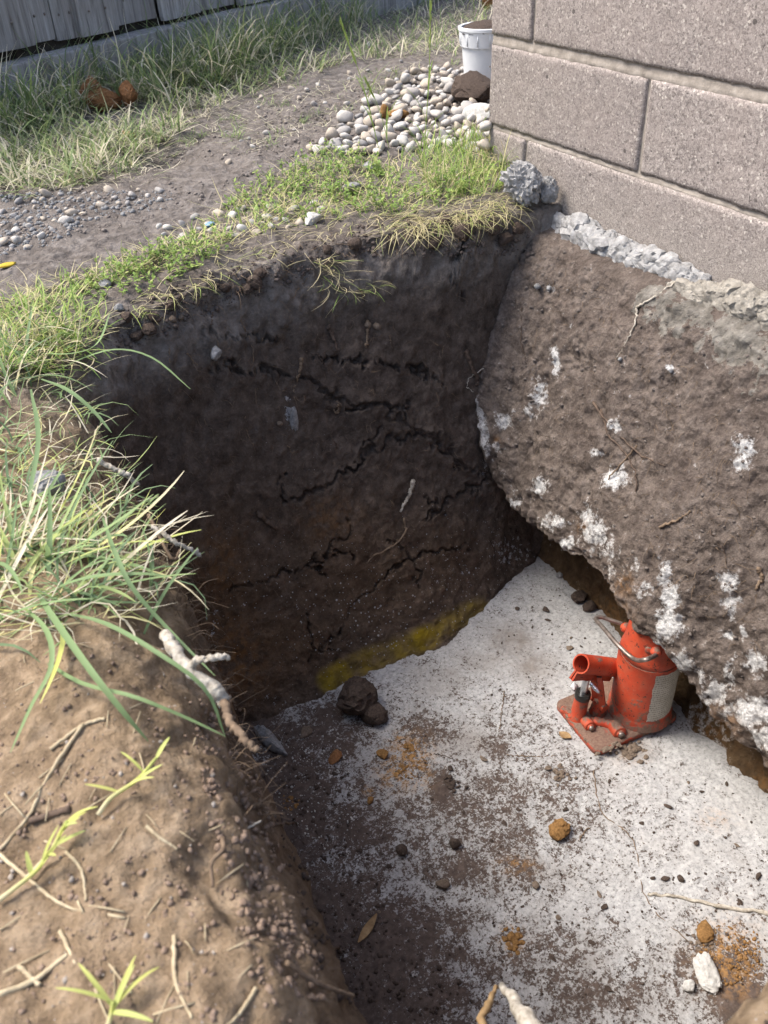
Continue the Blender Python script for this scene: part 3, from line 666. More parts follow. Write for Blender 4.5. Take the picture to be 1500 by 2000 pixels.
# ------------------------------------------------------------------ picking: where a line of sight meets the built surfaces
st = 3
gi = np.arange(0, nx, st); gj = np.arange(0, ny, st); sub = V3.reshape(nx, ny, 3)[np.ix_(gi, gj)].reshape(-1, 3); a, b = np.meshgrid(np.arange(len(gi) - 1), np.arange(len(gj) - 1), indexing='ij'); nj = len(gj)
tq = np.stack([a * nj + b, (a + 1) * nj + b, (a + 1) * nj + b + 1, a * nj + b + 1], -1).reshape(-1, 4)
fi = np.arange(0, len(fy_), 4); fj = np.arange(0, nv, 4); fsub = FVf.reshape(len(fy_), nv, 3)[np.ix_(fi, fj)].reshape(-1, 3); a, b = np.meshgrid(np.arange(len(fi) - 1), np.arange(len(fj) - 1), indexing='ij'); nf = len(fj)
fq = np.stack([a * nf + b, a * nf + b + 1, (a + 1) * nf + b + 1, (a + 1) * nf + b], -1).reshape(-1, 4) + len(sub)
gs = np.arange(0, len(sx), 4); gt = np.arange(0, len(sy), 4); ssub = SF.reshape(len(sx), ns, 3)[np.ix_(gs, gt)].reshape(-1, 3); a, b = np.meshgrid(np.arange(len(gs) - 1), np.arange(len(gt) - 1), indexing='ij'); n3 = len(gt)
sq = np.stack([a * n3 + b, (a + 1) * n3 + b, (a + 1) * n3 + b + 1, a * n3 + b + 1], -1).reshape(-1, 4) + len(sub) + len(fsub)
wv = np.array([[0, 0, 1], [0, -2.5, 1], [0, -2.5, -.19], [0, 0, -.19]]); wq = np.array([[0, 1, 2, 3]]) + len(sub) + len(fsub) + len(ssub)
BV = BVHTree.FromPolygons([tuple(v) for v in np.vstack([sub, fsub, ssub, wv])], [tuple(int(k) for k in q) for q in np.vstack([tq, fq, sq, wq])])
def hit(px, py, lift=0.):
    d = ray(px, py); r = BV.ray_cast(Vector(CAM), Vector(d), 60)
    if r[0] is None: return onz(px, py, GZ), np.array([0, 0, 1.])
    nrm = np.array(r[1]); nrm = nrm if nrm @ d < 0 else -nrm
    return np.array(r[0]) + nrm * lift, nrm
def down(x, y, z0=1.):
    r = BV.ray_cast(Vector((x, y, z0)), Vector((0, 0, -1)), 5)
    return np.array(r[0]) if r[0] is not None else np.array([x, y, GZ])
def upz(px, py):   # ground under a pixel, top sheet only
    p, n = hit(px, py); return p

# ------------------------------------------------------------------ timber fence behind the grass
fa = onz(0, 118, GZ + .16); fb = onz(396, 28, GZ + .16); fdir = (fb - fa); fdir[2] = 0; fdir /= np.linalg.norm(fdir)
fang = math.atan2(fdir[1], fdir[0])
fence = tag(empty('timber_fence', (fa[0], fa[1], GZ), (0, 0, fang)), 'weathered grey timber fence of overlapping upright boards above a sleeper', 'fence')
def fence_s(px, py, off=0.):       # distance along the fence of a pixel on its front face
    nrm = np.array([-fdir[1], fdir[0], 0]); d = ray(px, py); t = ((fa + nrm * off - CAM) @ nrm) / (d @ nrm); return ((CAM + d * t) - fa) @ fdir, (CAM + d * t)[2]
def plank(name, x0, x1, y0, y1, z0, z1, seed, mat=WOOD, n=(6, 3, 16), warp=.004):
    """box with a jittered, slightly worn outline, in fence coordinates (x along, y into the fence)"""
    bm = bmesh.new(); bmesh.ops.create_cube(bm, size=1)
    bmesh.ops.bevel(bm, geom=bm.edges[:], offset=.02, segments=1, affect='EDGES')
    lg = max(range(3), key=lambda i: (x1 - x0, y1 - y0, z1 - z0)[i])
    es = [e for e in bm.edges if abs((e.verts[0].co - e.verts[1].co)[lg]) > .8]
    bmesh.ops.subdivide_edges(bm, edges=es, cuts=14, use_grid_fill=True)
    es = [e for e in bm.edges if abs((e.verts[0].co - e.verts[1].co)[0 if lg == 2 else 2]) > .8]
    bmesh.ops.subdivide_edges(bm, edges=es, cuts=5, use_grid_fill=True)
    V = np.array([v.co[:] for v in bm.verts]); V = (V + .5) * np.array([x1 - x0, y1 - y0, z1 - z0]) + np.array([x0, y0, z0])
    V += np.stack([fbm(V, 5, 3, seed), fbm(V, 5, 3, seed + 3), fbm(V, 9, 3, seed + 6)], -1) * warp
    Q = [[v.index for v in f.verts] for f in bm.faces]; bm.free()
    me = bpy.data.meshes.new(name); me.from_pydata([tuple(v) for v in V], [], Q); me.update()
    return me
# boards: front/back alternating; (left px, right px, bottom py, layer)
BD = [(-75, 78, 103, 0), (72, 122, 80, 1), (120, 168, 76, 1), (158, 236, 66, 0), (230, 318, 44, 1), (316, 396, 32, 0), (392, 470, 16, 1), (466, 540, 4, 0)]
s_end = 0
for k, (xa, xb, yb_, lay) in enumerate(BD):
    sa, zb = fence_s(xa, yb_ + (8 if k == 0 else 0)); sb, _ = fence_s(xb, yb_); _, zb = fence_s((xa + xb) / 2, yb_)
    o = link('board', plank('board', sa + .004, sb - .005, (.022 if lay else -.002), (.042 if lay else .018), zb - GZ, .85 + .01 * (k % 3), 500 + k), WOOD, fence); s_end = sb
    for q in (.3, .72):
        V, Fs = ico(1); link('nail', mesh('nail', V * np.array([.005, .003, .005]) + np.array([sa + (sb - sa) * q, (.022 if lay else -.002) - .001, zb - GZ + .075]), Fs), STEEL, o)
for k in range(34):
    sa = s_end + .004 + k * .155; lay = (k + 1) % 2
    link('board', plank('board', sa, sa + .158, (.022 if lay else -.002), (.042 if lay else .018), .17 + .01 * (k % 3), .85, 540 + k), WOOD, fence)
for k in range(10):
    sb = fence_s(-75, 110)[0] - .004 - k * .155; lay = (k + 1) % 2
    link('board', plank('board', sb - .158, sb, (.022 if lay else -.002), (.042 if lay else .018), .17 + .01 * (k % 3), .85, 580 + k), WOOD, fence)
me = plank('sleeper', -1.6, 2.6, -.055, .03, -.06, .15, 600, warp=.006); link('sleeper', me, WOOD, fence)
me = plank('sleeper', 2.61, 6.4, -.055, .03, -.06, .15, 601, warp=.006); link('sleeper', me, WOOD, fence)
link('rail', plank('rail', -1.8, 6.4, .044, .085, .42, .50, 603), WOOD, fence)
link('gap_backing', plank('gap_backing', -1.8, 6.4, .043, .060, -.05, .36, 605), m_simple('dark_gap_backing', (.02, .017, .014), (.07, .06, .05), 30), fence)  # added backing, coloured dark to stand in for the dark gaps around the boards
link('rail', plank('rail', -1.8, 6.4, .044, .085, .64, .72, 604), WOOD, fence)

# ------------------------------------------------------------------ loose lumps and stones
def rock(name, px, py, rpx, mat, label, cat, seed, asp=(1, 1, .7), amp=.28, fine=.08, ang=.6, sub=3, sink=.35, group=None, rotz=None, parent=None, point=None):
    P, nrm = hit(px, py + rpx * .35) if point is None else (np.array(point), np.array([0, 0, 1.]))
    dpt = (P - CAM) @ FW; r = rpx * dpt / FPX
    V, Fs = lump(sub, seed, amp, 1.7, fine * 1.7, ang); V = V * np.array(asp) * r
    me = mesh(name, V, Fs); me.set_sharp_from_angle(angle=.62); up = nrm if abs(nrm[2]) < .7 else np.array([0, 0, 1.])
    o = link(name, me, mat, None, P + up * r * asp[2] * (1 - sink), (0, 0, (seed * 1.7) % 6.28 if rotz is None else rotz))
    tag(o, label, cat, group); return o
rock('mortar_lump', 1022, 384, 36, MORTAR_GREY, 'larger knobbly grey mortar lump at the wall corner above the pit', 'lump', 3, (.95, .9, 1.1), .38, .14, .35, 5, .1)
rock('mortar_lump', 1066, 392, 22, MORTAR_GREY, 'smaller grey mortar lump leaning against the wall beside the big one', 'lump', 7, (.8, .8, 1.15), .34, .12, .5, 5, .1)
rock('soil_clod', 925, 186, 38, CLOD, 'big dark brown soil clod on the white pebbles by the wall', 'clod', 14, (1.2, .9, .75), .28, .1, .6, 4, .25)
rock('soil_clod', 951, 143, 12, CLOD, 'small dark clod in front of the white bucket at the wall edge', 'clod', 15, (1, .9, 1.1), .25, .08, .6, 3, .0)
rock('pale_boulder', 939, 222, 28, WHITESTONE, 'large pale angular stone half hidden behind the wall corner', 'stone', 17, (1.1, 1.2, .8), .2, .04, .9, 3, .75)
rock('rusty_clay_lump', 752, 226, 13, OCHRE, 'brown-orange clay lump standing among the white pebbles', 'lump', 19, (.8, .8, 1.1), .25, .1, .5, 3, .2)
rock('rusty_clay_lump', 777, 226, 17, OCHRE, 'flat bright orange clay lump among the white pebbles', 'lump', 20, (1.2, .7, .5), .25, .1, .5, 3, .2)
rock('rusty_clay_lump', 190, 196, 34, RUST, 'ochre clay lump in the fence grass, farthest back of three', 'lump', 21, (1.1, .6, .6), .3, .14, .5, 4,-.35)
rock('rusty_clay_lump', 205, 212, 26, RUST, 'reddish clay lump in the fence grass, in front of the other two', 'lump', 22, (1.2, .7, .7), .3, .14, .5, 4,-.35)
rock('rusty_clay_lump', 255, 205, 26, RUST, 'ridged rust coloured clay lump at right end of the grass lumps', 'lump', 23, (1.1, .7, .8), .3, .14, .5, 4,-.35)
rock('rusty_clay_lump', 952, 14, 13, RUST, 'rust coloured lump at the top beside the wall corner', 'lump', 24, (.9, .8, 1.2), .3, .1, .5, 3, .1)
rock('rusty_clay_lump', 255, 262, 14, OCHRE, 'crumbled yellowish clay scrap in the dry grass', 'lump', 25, (1.6, .8, .35), .3, .2, .5, 3, .3)
# pebbles
pebm = []
for k in range(9):
    V, Fs = lump(2, 40 + k, .26, 1.1, .06, .9); V = V * np.array([1, (.7 + .03 * k), .55 + .035 * (k % 4)]); pebm.append((V, Fs))
pebs = {}
def pebble(px, py, rpx, mi, label, group, k, sink=.3):
    P, nrm = hit(px, py); r = rpx * ((P - CAM) @ FW) / FPX
    key = (k % 9, mi)
    if key not in pebs: pebs[key] = mesh('pebble', *pebm[key[0]]); pebs[key].materials.append(PEB[mi])
    o = bpy.data.objects.new('pebble', pebs[key]); COL.objects.link(o)
    q = np.random.default_rng(k + 900)
    o.location = P + nrm * r * .55 * (1 - sink); o.scale = (r, r, r); o.rotation_euler = (q.normal() * .35, q.normal() * .35, q.uniform(0, 6.28))
    tag(o, label.replace('pebble', ('white', 'cream', 'grey')[mi] + ' pebble', 1).replace('small stone', 'small ' + ('white', 'cream', 'grey')[mi] + ' stone') if group else label, 'pebble', group)
rp = np.random.default_rng(5)
HEAP = [(600, 300), (660, 250), (740, 190), (790, 145), (860, 130), (900, 140), (955, 150), (955, 300), (860, 290), (760, 300), (690, 310)]
placed = []
def scatter(n, poly, rlo, rhi, gap):
    out = []; tries = 0
    while len(out) < n and tries < 6000:
        tries += 1; q = inpoly(1, poly, rp)[0]; r = rp.uniform(rlo, rhi) * (.7 + .4 * (q[1] / 300.)) if q[1] < 300 else rp.uniform(rlo, rhi)
        if all(((q[0] - a) ** 2 + ((q[1] - b) * 1.5) ** 2) ** .5 > gap * (r + c) for a, b, c in placed): placed.append((q[0], q[1], r)); out.append((q[0], q[1], r))
    return out
kk = 0
for (x, y, r) in scatter(250, HEAP, 6, 19, .50):
    pebble(x, y, r, int(rp.choice([0, 0, 0, 1, 1, 2])), 'rounded pebble in the heap beside the block wall', 'white pebbles heaped by the wall', kk, .15); kk += 1
for (x, y, r) in scatter(30, [(300, 440), (420, 415), (600, 395), (660, 400), (600, 440), (450, 465), (330, 480)], 8, 15, .95):
    pebble(x, y, r, int(rp.choice([0, 0, 1, 2])), 'pebble half buried in grass along the far pit rim', 'pebbles in the rim grass', kk, .75); kk += 1
for (x, y, r) in scatter(44, [(0, 400), (120, 375), (330, 370), (320, 395), (180, 410), (120, 455), (60, 490), (0, 480)], 5, 14, 1.1):
    pebble(x, y, r, int(rp.choice([0, 1, 1, 2])), 'pebble lying on the bare grey dirt near the fence', 'pebbles on the bare dirt', kk, .65); kk += 1
for (x, y, r) in scatter(26, [(470, 190), (640, 150), (860, 90), (880, 130), (720, 200), (620, 280), (480, 320), (400, 340)], 4, 9, 1.5):
    pebble(x, y, r, int(rp.choice([0, 1, 2])), 'small stone scattered on the brown dirt behind the rim', 'stones on the brown dirt', kk, .4); kk += 1
for (x, y, r, mi, lb) in [(88, 382, 14, 1, 'tan pebble on the grey dirt at the grass edge'), (140, 419, 14, 1, 'smooth cream pebble, larger of two on the grey dirt'),
        (32, 473, 15, 0, 'grey-white speckled pebble at the picture edge on dirt'), (720, 92, 9, 0, 'lone pale stone between grass and bare dirt'), (128, 437, 14, 0, 'flat white pebble just below the smooth cream one')]:
    pebble(x, y, r, mi, lb, None, kk, .3); kk += 1
rock('blue_chip', 412, 438, 11, BLUECHIP, 'pale blue stone chip in the rim pebbles', 'chip', 61, (1, .7, .5), .2, .05, .8, 2, .2)
rock('blue_chip', 942, 247, 7, BLUECHIP, 'small blue chip among pebbles at the wall', 'chip', 62, (1.2, .7, .5), .2, .05, .8, 2, .2)
rock('concrete_scrap', 690, 365, 16, GREYSTONE, 'grey broken mortar scrap in the green rim weeds', 'scrap', 63, (1.3, .9, .5), .3, .12, .7, 3, .2)
rock('concrete_scrap', 722, 325, 15, GREYSTONE, 'grey rubble scrap behind the rim weeds near the pebbles', 'scrap', 64, (1.2, .9, .5), .3, .12, .7, 3, .2)
rock('pale_boulder', 610, 425, 22, WHITESTONE, 'buff flat stone lying on the far rim of the pit', 'stone', 65, (1.3, .8, .5), .25, .06, .8, 3, .4)
rock('grey_rock', 100, 945, 36, GREYSTONE, 'grey speckled rock between the two grass tufts', 'rock', 66, (1.1, .9, .6), .25, .1, .7, 4, .45)
rock('grey_rock', 208, 556, 15, GREYSTONE, 'whitish grey stone on the rim at the pit corner', 'rock', 67, (1.3, .8, .6), .25, .1, .7, 3, .3)
rock('grey_rock', 233, 603, 10, GREYSTONE, 'small white crumbly stone hanging at the pit corner', 'rock', 68, (1.2, .8, .7), .3, .15, .6, 3, .2)
rock('concrete_scrap', 417, 678, 21, GREYSTONE, 'pale concrete scrap stuck in the upper dark back wall', 'scrap', 69, (1.0, .5, .62), .3, .1, .8, 3, .55)
rock('concrete_scrap', 572, 812, 18, GREYSTONE, 'ragged grey concrete scrap lower on the dark back wall', 'scrap', 70, (.5, .3, 1.4), .45, .18, .5, 3, .75)
for k, (x, y, r) in enumerate([(335, 622, 10), (352, 618, 8), (545, 825, 8), (718, 632, 9), (735, 634, 10), (1075, 562, 7), (1052, 556, 8), (1312, 722, 6), (1095, 1120, 9), (1212, 700, 6)]):
    rock('embedded_stone', x, y, r * .85, CLODDRY if k < 5 else GREYSTONE, ('small round stone bedded in the dark back wall' if k < 5 else 'small grey stone bedded in the footing crust'), 'stone', 75 + k, (1, .9, .9), .2, .05, .4, 2, .5, ('stones in back wall', 'stones in footing crust')[k >= 5])
for k, (x, y, r) in enumerate([(290, 640, 14), (268, 652, 12), (300, 620, 12), (330, 590, 12), (495, 545, 16), (480, 560, 12), (505, 530, 12), (250, 620, 12), (440, 560, 10), (690, 470, 14), (850, 470, 14), (900, 450, 18), (960, 440, 16), (985, 460, 14), (870, 430, 12), (1010, 440, 12), (640, 490, 10)]):
    rock('soil_clod', x, y, r, CLOD, 'crumbly dark soil clod clinging just under the far rim', 'clod', 90 + k, (1, .9, .85), .3, .14, .5, 3, .4, 'clods under the far rim')
V, Fs = lump(2, 33, .2, 1, .03, .9); P, _ = hit(14, 521)
yc = link('yellow_chip', mesh('yellow_chip', V * np.array([.022, .010, .004]), Fs), YELLOWCHIP, None, P + np.array([0, 0, .004]), (0, .05, .1)); tag(yc, 'flat yellow plastic strip on the dirt at the picture edge', 'strip')

# ------------------------------------------------------------------ things lying on the slab
def slabclod(px, py, r, mat, label, seed, asp=(1, .8, .6), ang=.6, sub=3, group=None, name='soil_clod', cat='clod'): return rock(name, px, py, r, mat, label, cat, seed, asp, .28, .12, ang, sub, .25, group)
slabclod(700, 1366, 44, CLOD, 'large brown soil clod against the foot of the back wall', 120, (1, .9, .75), sub=4)
slabclod(728, 1395, 30, CLOD, 'smaller clod split from the large one by the back wall', 121, (1, .8, .7), sub=4)
slabclod(1088, 1622, 24, OCHRE, 'oval bright orange clay clod lying alone on the white slab', 122, (1.05, .7, .55), sub=4)
slabclod(785, 1660, 13, CLOD, 'dark faceted clod at the left of the slab', 124, (1, .9, .8))
slabclod(887, 1648, 12, CLOD, 'dark triangular clod near the slab middle', 125, (1, .8, .9))
slabclod(1376, 1818, 22, OCHRE, 'orange-brown clod, upper of a pair near the lower slab corner', 126, (1.1, .7, .5))
slabclod(1378, 1895, 28, WHITESTONE, 'whitish lime chunk in the orange crumbs near lower corner', 128, (1.2, .8, .5), sub=4, name='lime_chunk', cat='chunk')
slabclod(1346, 1925, 13, WHITESTONE, 'small white lime chunk beside the larger lime chunk', 129, (.9, .9, .7), name='lime_chunk', cat='chunk')
slabclod(1070, 1500, 7, CLODDRY, 'tiny tan lump beside the flat tan crust', 131)
slabclod(1130, 1165, 16, CLOD, 'dark clod heap under the overhang, nearest the far corner', 133, (1.1, .9, .7))
slabclod(1152, 1185, 14, CLOD, 'dark clod under the overhang behind the jack', 134, (1, .9, .8))
slabclod(530, 1445, 30, GREYSTONE, 'long grey lime-crusted chunk below the white root end', 135, (.5, 1.4, .5), sub=4, name='lime_chunk', cat='chunk')
slabclod(655, 1476, 16, RUST, 'reddish brown flat clod on the dark side of slab', 136, (.8, 1., .4))
slabclod(597, 1428, 14, CLODDRY, 'greyish tan flat clod near the back corner dirt', 137, (1.1, .8, .4))
slabclod(723, 1562, 9, OCHRE, 'small orange clod between dark dirt and white slab', 139)
slabclod(748, 1472, 13, OCHRE, 'orange clod at the left end of the ochre stain', 140, (1, .8, .6))
slabclod(865, 1725, 13, CLODDRY, 'grey-brown clod in the lower middle dirt', 144)
slabclod(1047, 1728, 8, CLODDRY, 'tan pea-sized lump right of the dark middle patch', 145)
sd = np.random.default_rng(77)
SC = [(943, 1480), (960, 1560), (1012, 1580), (1190, 1525), (1253, 1607), (1345, 1527), (1370, 1545), (1040, 1185), (1010, 1188), (1065, 1190), (1115, 1245), (1135, 1262), (1060, 1345), (1070, 1210), (1040, 1225), (1112, 1265),
      (980, 1255), (1300, 1715), (1330, 1715), (1275, 1715), (1170, 1745), (1180, 1770), (1080, 1870), (1160, 1900), (1190, 1930), (1296, 1905), (845, 1560), (905, 1585), (760, 1690), (890, 1840), (740, 1780), (880, 1500), (1105, 1580), (985, 1605),
      (1360, 1645), (1440, 1650), (1480, 1710), (1305, 1575), (1420, 1530), (1155, 1840), (1090, 1790), (700, 1660), (1445, 1760), (1020, 1770), (960, 1640), (1185, 1365)]
for k, (x, y) in enumerate(SC):
    slabclod(x, y, sd.uniform(3.5, 8.5) * (.75 if k % 3 else 1), CLOD if k % 5 else CLODDRY, 'small dark soil crumb lying loose on the white slab', 160 + k, (sd.uniform(.9, 1.5), sd.uniform(.6, .9), sd.uniform(.3, .55)), .9, 3, 'loose crumbs on the slab')
# crumbled patches: many broken bits lying together
def crumbpile(px, py, rpx, mat, label, seed, n=34, asp=1.):
    P, nrm = hit(px, py); r = rpx * ((P - CAM) @ FW) / FPX; q = np.random.default_rng(seed); acc = Acc(); a0_ = q.uniform(0, 3)
    for k in range(n):
        d = q.normal(size=2) * r * np.array([.5, .5 * asp]); d = np.array([d[0] * math.cos(a0_) - d[1] * math.sin(a0_), d[0] * math.sin(a0_) + d[1] * math.cos(a0_)]); rr = r * q.uniform(.07, .30) * (1.15 - min(1, np.hypot(*d) / r) * .6)
        V, Fs = lump(2, seed * 13 + k, .5, 1.8, .22, .5); acc.add(V * rr * np.array([1, .85, .5]) + np.array([d[0], d[1], rr * .25]), Fs)
    o = link('soil_crumbs', acc.me('soil_crumbs', False), mat, None, P); tag(o, label, 'crumbs', kind='stuff')
crumbpile(1093, 1512, 25, CLODDRY, 'flat tan soil crust on the slab in front of the jack', 130)
crumbpile(1235, 1470, 32, CLODDRY, 'tan crumbled soil pressed at the front edge of jack base', 132)
crumbpile(570, 1567, 20, OCHRE, 'tan ochre clod in the dark dirt at left of slab', 138)
crumbpile(800, 1462, 18, OCHRE, 'crumbled orange clod inside the ochre stain', 141)
crumbpile(790, 1505, 17, OCHRE, 'orange clod at the lower end of the ochre stain', 142)
crumbpile(878, 1532, 25, CLOD, 'dark crumb patch beside the ochre stain', 143)
crumbpile(1003, 1836, 30, OCHRE, 'ragged orange clay clod in the dirty lower middle of slab', 123)
crumbpile(1380, 1842, 25, CLODDRY, 'grey-brown clod just below the orange-brown one', 127)
# dry leaf, curled scrap
def leafmesh(L, W, curl, n=8):
    t = np.linspace(0, 1, n); wd = W * np.sin(np.pi * np.clip(t, .02, .98)) ** .8
    V = np.stack([np.stack([t * L, -wd, curl * (4 * (t - .5) ** 2) * L], -1), np.stack([t * L, wd * 0, curl * (4 * (t - .5) ** 2) * L - .12 * W], -1), np.stack([t * L, wd, curl * (4 * (t - .5) ** 2) * L + .2 * W], -1)], 1).reshape(-1, 3)
    a, b = np.meshgrid(np.arange(n - 1), np.arange(2), indexing='ij')
    return V, np.stack([a * 3 + b, (a + 1) * 3 + b, (a + 1) * 3 + b + 1, a * 3 + b + 1], -1).reshape(-1, 4)
V, Fs = leafmesh(.06, .0075, .06); P, _ = hit(700, 1846); P2_, _ = hit(733, 1796)
o = link('dry_leaf', mesh('dry_leaf', V, Fs), LEAFDRY, None, P + np.array([0, 0, .006]), (0, 0, math.atan2(P2_[1] - P[1], P2_[0] - P[0]))); tag(o, 'narrow dry brown leaf on the dirty side of the slab', 'leaf')
V, Fs = leafmesh(.03, .012, .05); P, _ = hit(1115, 1445)
o = link('dry_leaf', mesh('dry_leaf', V, Fs), LEAFDRY, None, P + np.array([0, 0, .004]), (.1, .1, 1.9)); tag(o, 'curled tan leaf scrap beside the corner of the jack base', 'leaf')

# ------------------------------------------------------------------ roots and twigs
def root(name, pxs, r0, r1, mat, label, cat, group=None, lift=None, seed=0, n=22, sides=6, wob=.0012, rw=.12, rise=None):
    """pxs: pixels on the built surfaces; lift per point = how far it stands off"""
    pts = []
    for i, q in enumerate(pxs):
        if len(q) == 3: pts.append(onz(*q)); continue
        l = (lift[i] if lift is not None else r0 * .7); P, _ = hit(q[0], q[1], l); pts.append(P)
    V, Fs = tube(pts, r0, r1, n, sides, wob, seed, rw); c = V.mean(0)
    o = link(name, mesh(name, V - c, Fs), mat, None, c); tag(o, label, cat, group); return o
BR = [([(640, 635), (648, 655), (660, 685)], .0045, .003), ([(718, 628), (716, 655), (713, 678)], .004, .0025), ([(587, 700), (585, 722), (580, 745)], .0045, .002), ([(475, 555), (470, 565), (462, 575)], .003, .002),
      ([(804, 940), (798, 965), (780, 1000)], .006, .003), ([(788, 1012), (790, 1040), (765, 1068), (730, 1085), (715, 1100)], .003, .0015), ([(500, 1000), (520, 1020), (542, 1032)], .006, .004),
      ([(330, 680), (332, 720), (331, 765)], .0012, .0008), ([(478, 805), (485, 850), (498, 880)], .0013, .0008), ([(645, 850), (662, 880), (668, 910)], .0012, .0008), ([(573, 735), (575, 780)], .0013, .001),
      ([(660, 790), (658, 805), (650, 800)], .003, .0015), ([(290, 895), (300, 930), (304, 965)], .002, .001), ([(610, 525), (600, 545), (575, 575), (560, 640)], .0013, .0007), ([(760, 655), (765, 680)], .0015, .001),
      ([(618, 690), (636, 718)], .002, .001), ([(365, 690), (385, 715)], .0018, .001), ([(470, 625), (478, 645)], .0016, .001), ([(415, 610), (412, 640)], .0014, .001), ([(560, 870), (570, 885), (575, 880)], .0014, .001),
      ([(340, 590), (345, 640), (350, 660)], .001, .0008), ([(700, 560), (712, 590)], .0014, .0009), ([(485, 655), (495, 700), (500, 790)], .0011, .0007), ([(610, 610), (630, 570), (620, 540)], .0012, .0007)]
for k, (pp, a, b) in enumerate(BR):
    lb = {4: 'pale torn root stub, thickest on the lower back wall', 5: 'thin curved root hanging below the pale torn stub', 6: 'short thick brown root lower left on the back wall'}.get(k)
    root('root', pp, a, b, ROOTPALE if k == 4 else (ROOT if k % 3 else ROOTDARK), lb or 'thin brown root poking from the dark back wall', 'root', None if lb else 'thin roots in the back wall', seed=700 + k)
FRt = [([(1245, 870), (1215, 905), (1190, 935), (1180, 950)], .0022, .0012, 'tan root arching down-left across the footing crust'), ([(1160, 785), (1185, 820), (1215, 855), (1255, 890), (1300, 910)], .0028, .0012, 'dark branching root running down-right on the footing crust'),
       ([(1175, 800), (1190, 850), (1225, 890), (1245, 935), (1243, 960)], .0026, .0012, 'dark root hanging down the middle of the footing crust'), ([(1020, 600), (1018, 660), (1028, 710)], .0014, .0008, 'thin dark root beside the pit corner crease on footing'),
       ([(1245, 600), (1242, 630), (1225, 665), (1205, 700)], .0022, .001, 'pale straw-like root below the mortar at upper footing'), ([(1245, 600), (1275, 585), (1310, 560), (1330, 545)], .0028, .0015, 'pale root lying across the mortar toward the wall'),
       ([(945, 720), (920, 735), (912, 755), (925, 765)], .0012, .0008, 'thin curly pale rootlet beside the pit corner crease'), ([(908, 685), (918, 710), (930, 740), (928, 752)], .0055, .003, 'greenish stub root in the pit corner crease'),
       ([(1370, 1000), (1390, 1040), (1410, 1070), (1420, 1100)], .0012, .0008, 'hair-thin root on the right of footing crust'), ([(1290, 1030), (1325, 1015), (1350, 1000)], .003, .0016, 'short dark root lying flat on footing crust'),
       ([(1480, 1110), (1490, 1130), (1478, 1150)], .004, .003, 'hooked tan root at the picture edge on footing'), ([(1000, 985), (1008, 1010), (1020, 1035)], .0014, .001, 'thin root dangling under the footing edge at back')]
for k, (pp, a, b, lb) in enumerate(FRt): root('root', pp, a, b, ROOTPALE if k in (4, 5, 6) else (ROOT if k in (0, 9, 10) else ROOTDARK), lb, 'root', seed=740 + k)
SR = [([(1160, 1505), (1163, 1540), (1178, 1590), (1215, 1620), (1245, 1665), (1255, 1740), (1290, 1790), (1345, 1840)], .0012, .0009, ROOT, 'long hair-thin root winding over the white slab'),
      ([(1265, 1747), (1320, 1752), (1400, 1770), (1500, 1786), (1540, 1795)], .0028, .0045, ROOTPALE, 'pale yellowish root lying across the lower slab'), ([(820, 1470), (860, 1475), (885, 1482)], .001, .0008, ROOTDARK, 'green-black stem across the ochre stain'),
      ([(990, 1475), (1040, 1478), (1085, 1477)], .0012, .0008, ROOT, 'thin straight stem on slab in front of the jack'), ([(985, 1350), (980, 1390), (975, 1430)], .0012, .0008, ROOT, 'thin upright twig on the slab left of the jack'),
      ([(1133, 1640), (1145, 1622), (1152, 1618)], .0012, .0008, ROOT, 'tiny reddish twig beside the oval orange clod'), ([(535, 1612), (580, 1608), (622, 1610)], .002, .001, ROOTDARK, 'dark twig in the dirt at left slab edge'),
      ([(620, 1870), (660, 1850), (690, 1830), (697, 1812)], .003, .002, ROOTDARK, 'dark bent twig on the dirt near the near-left corner')]
for k, (pp, a, b, mt, lb) in enumerate(SR): root('twig', pp, a, b, mt, lb, 'twig', seed=760 + k, n=40)
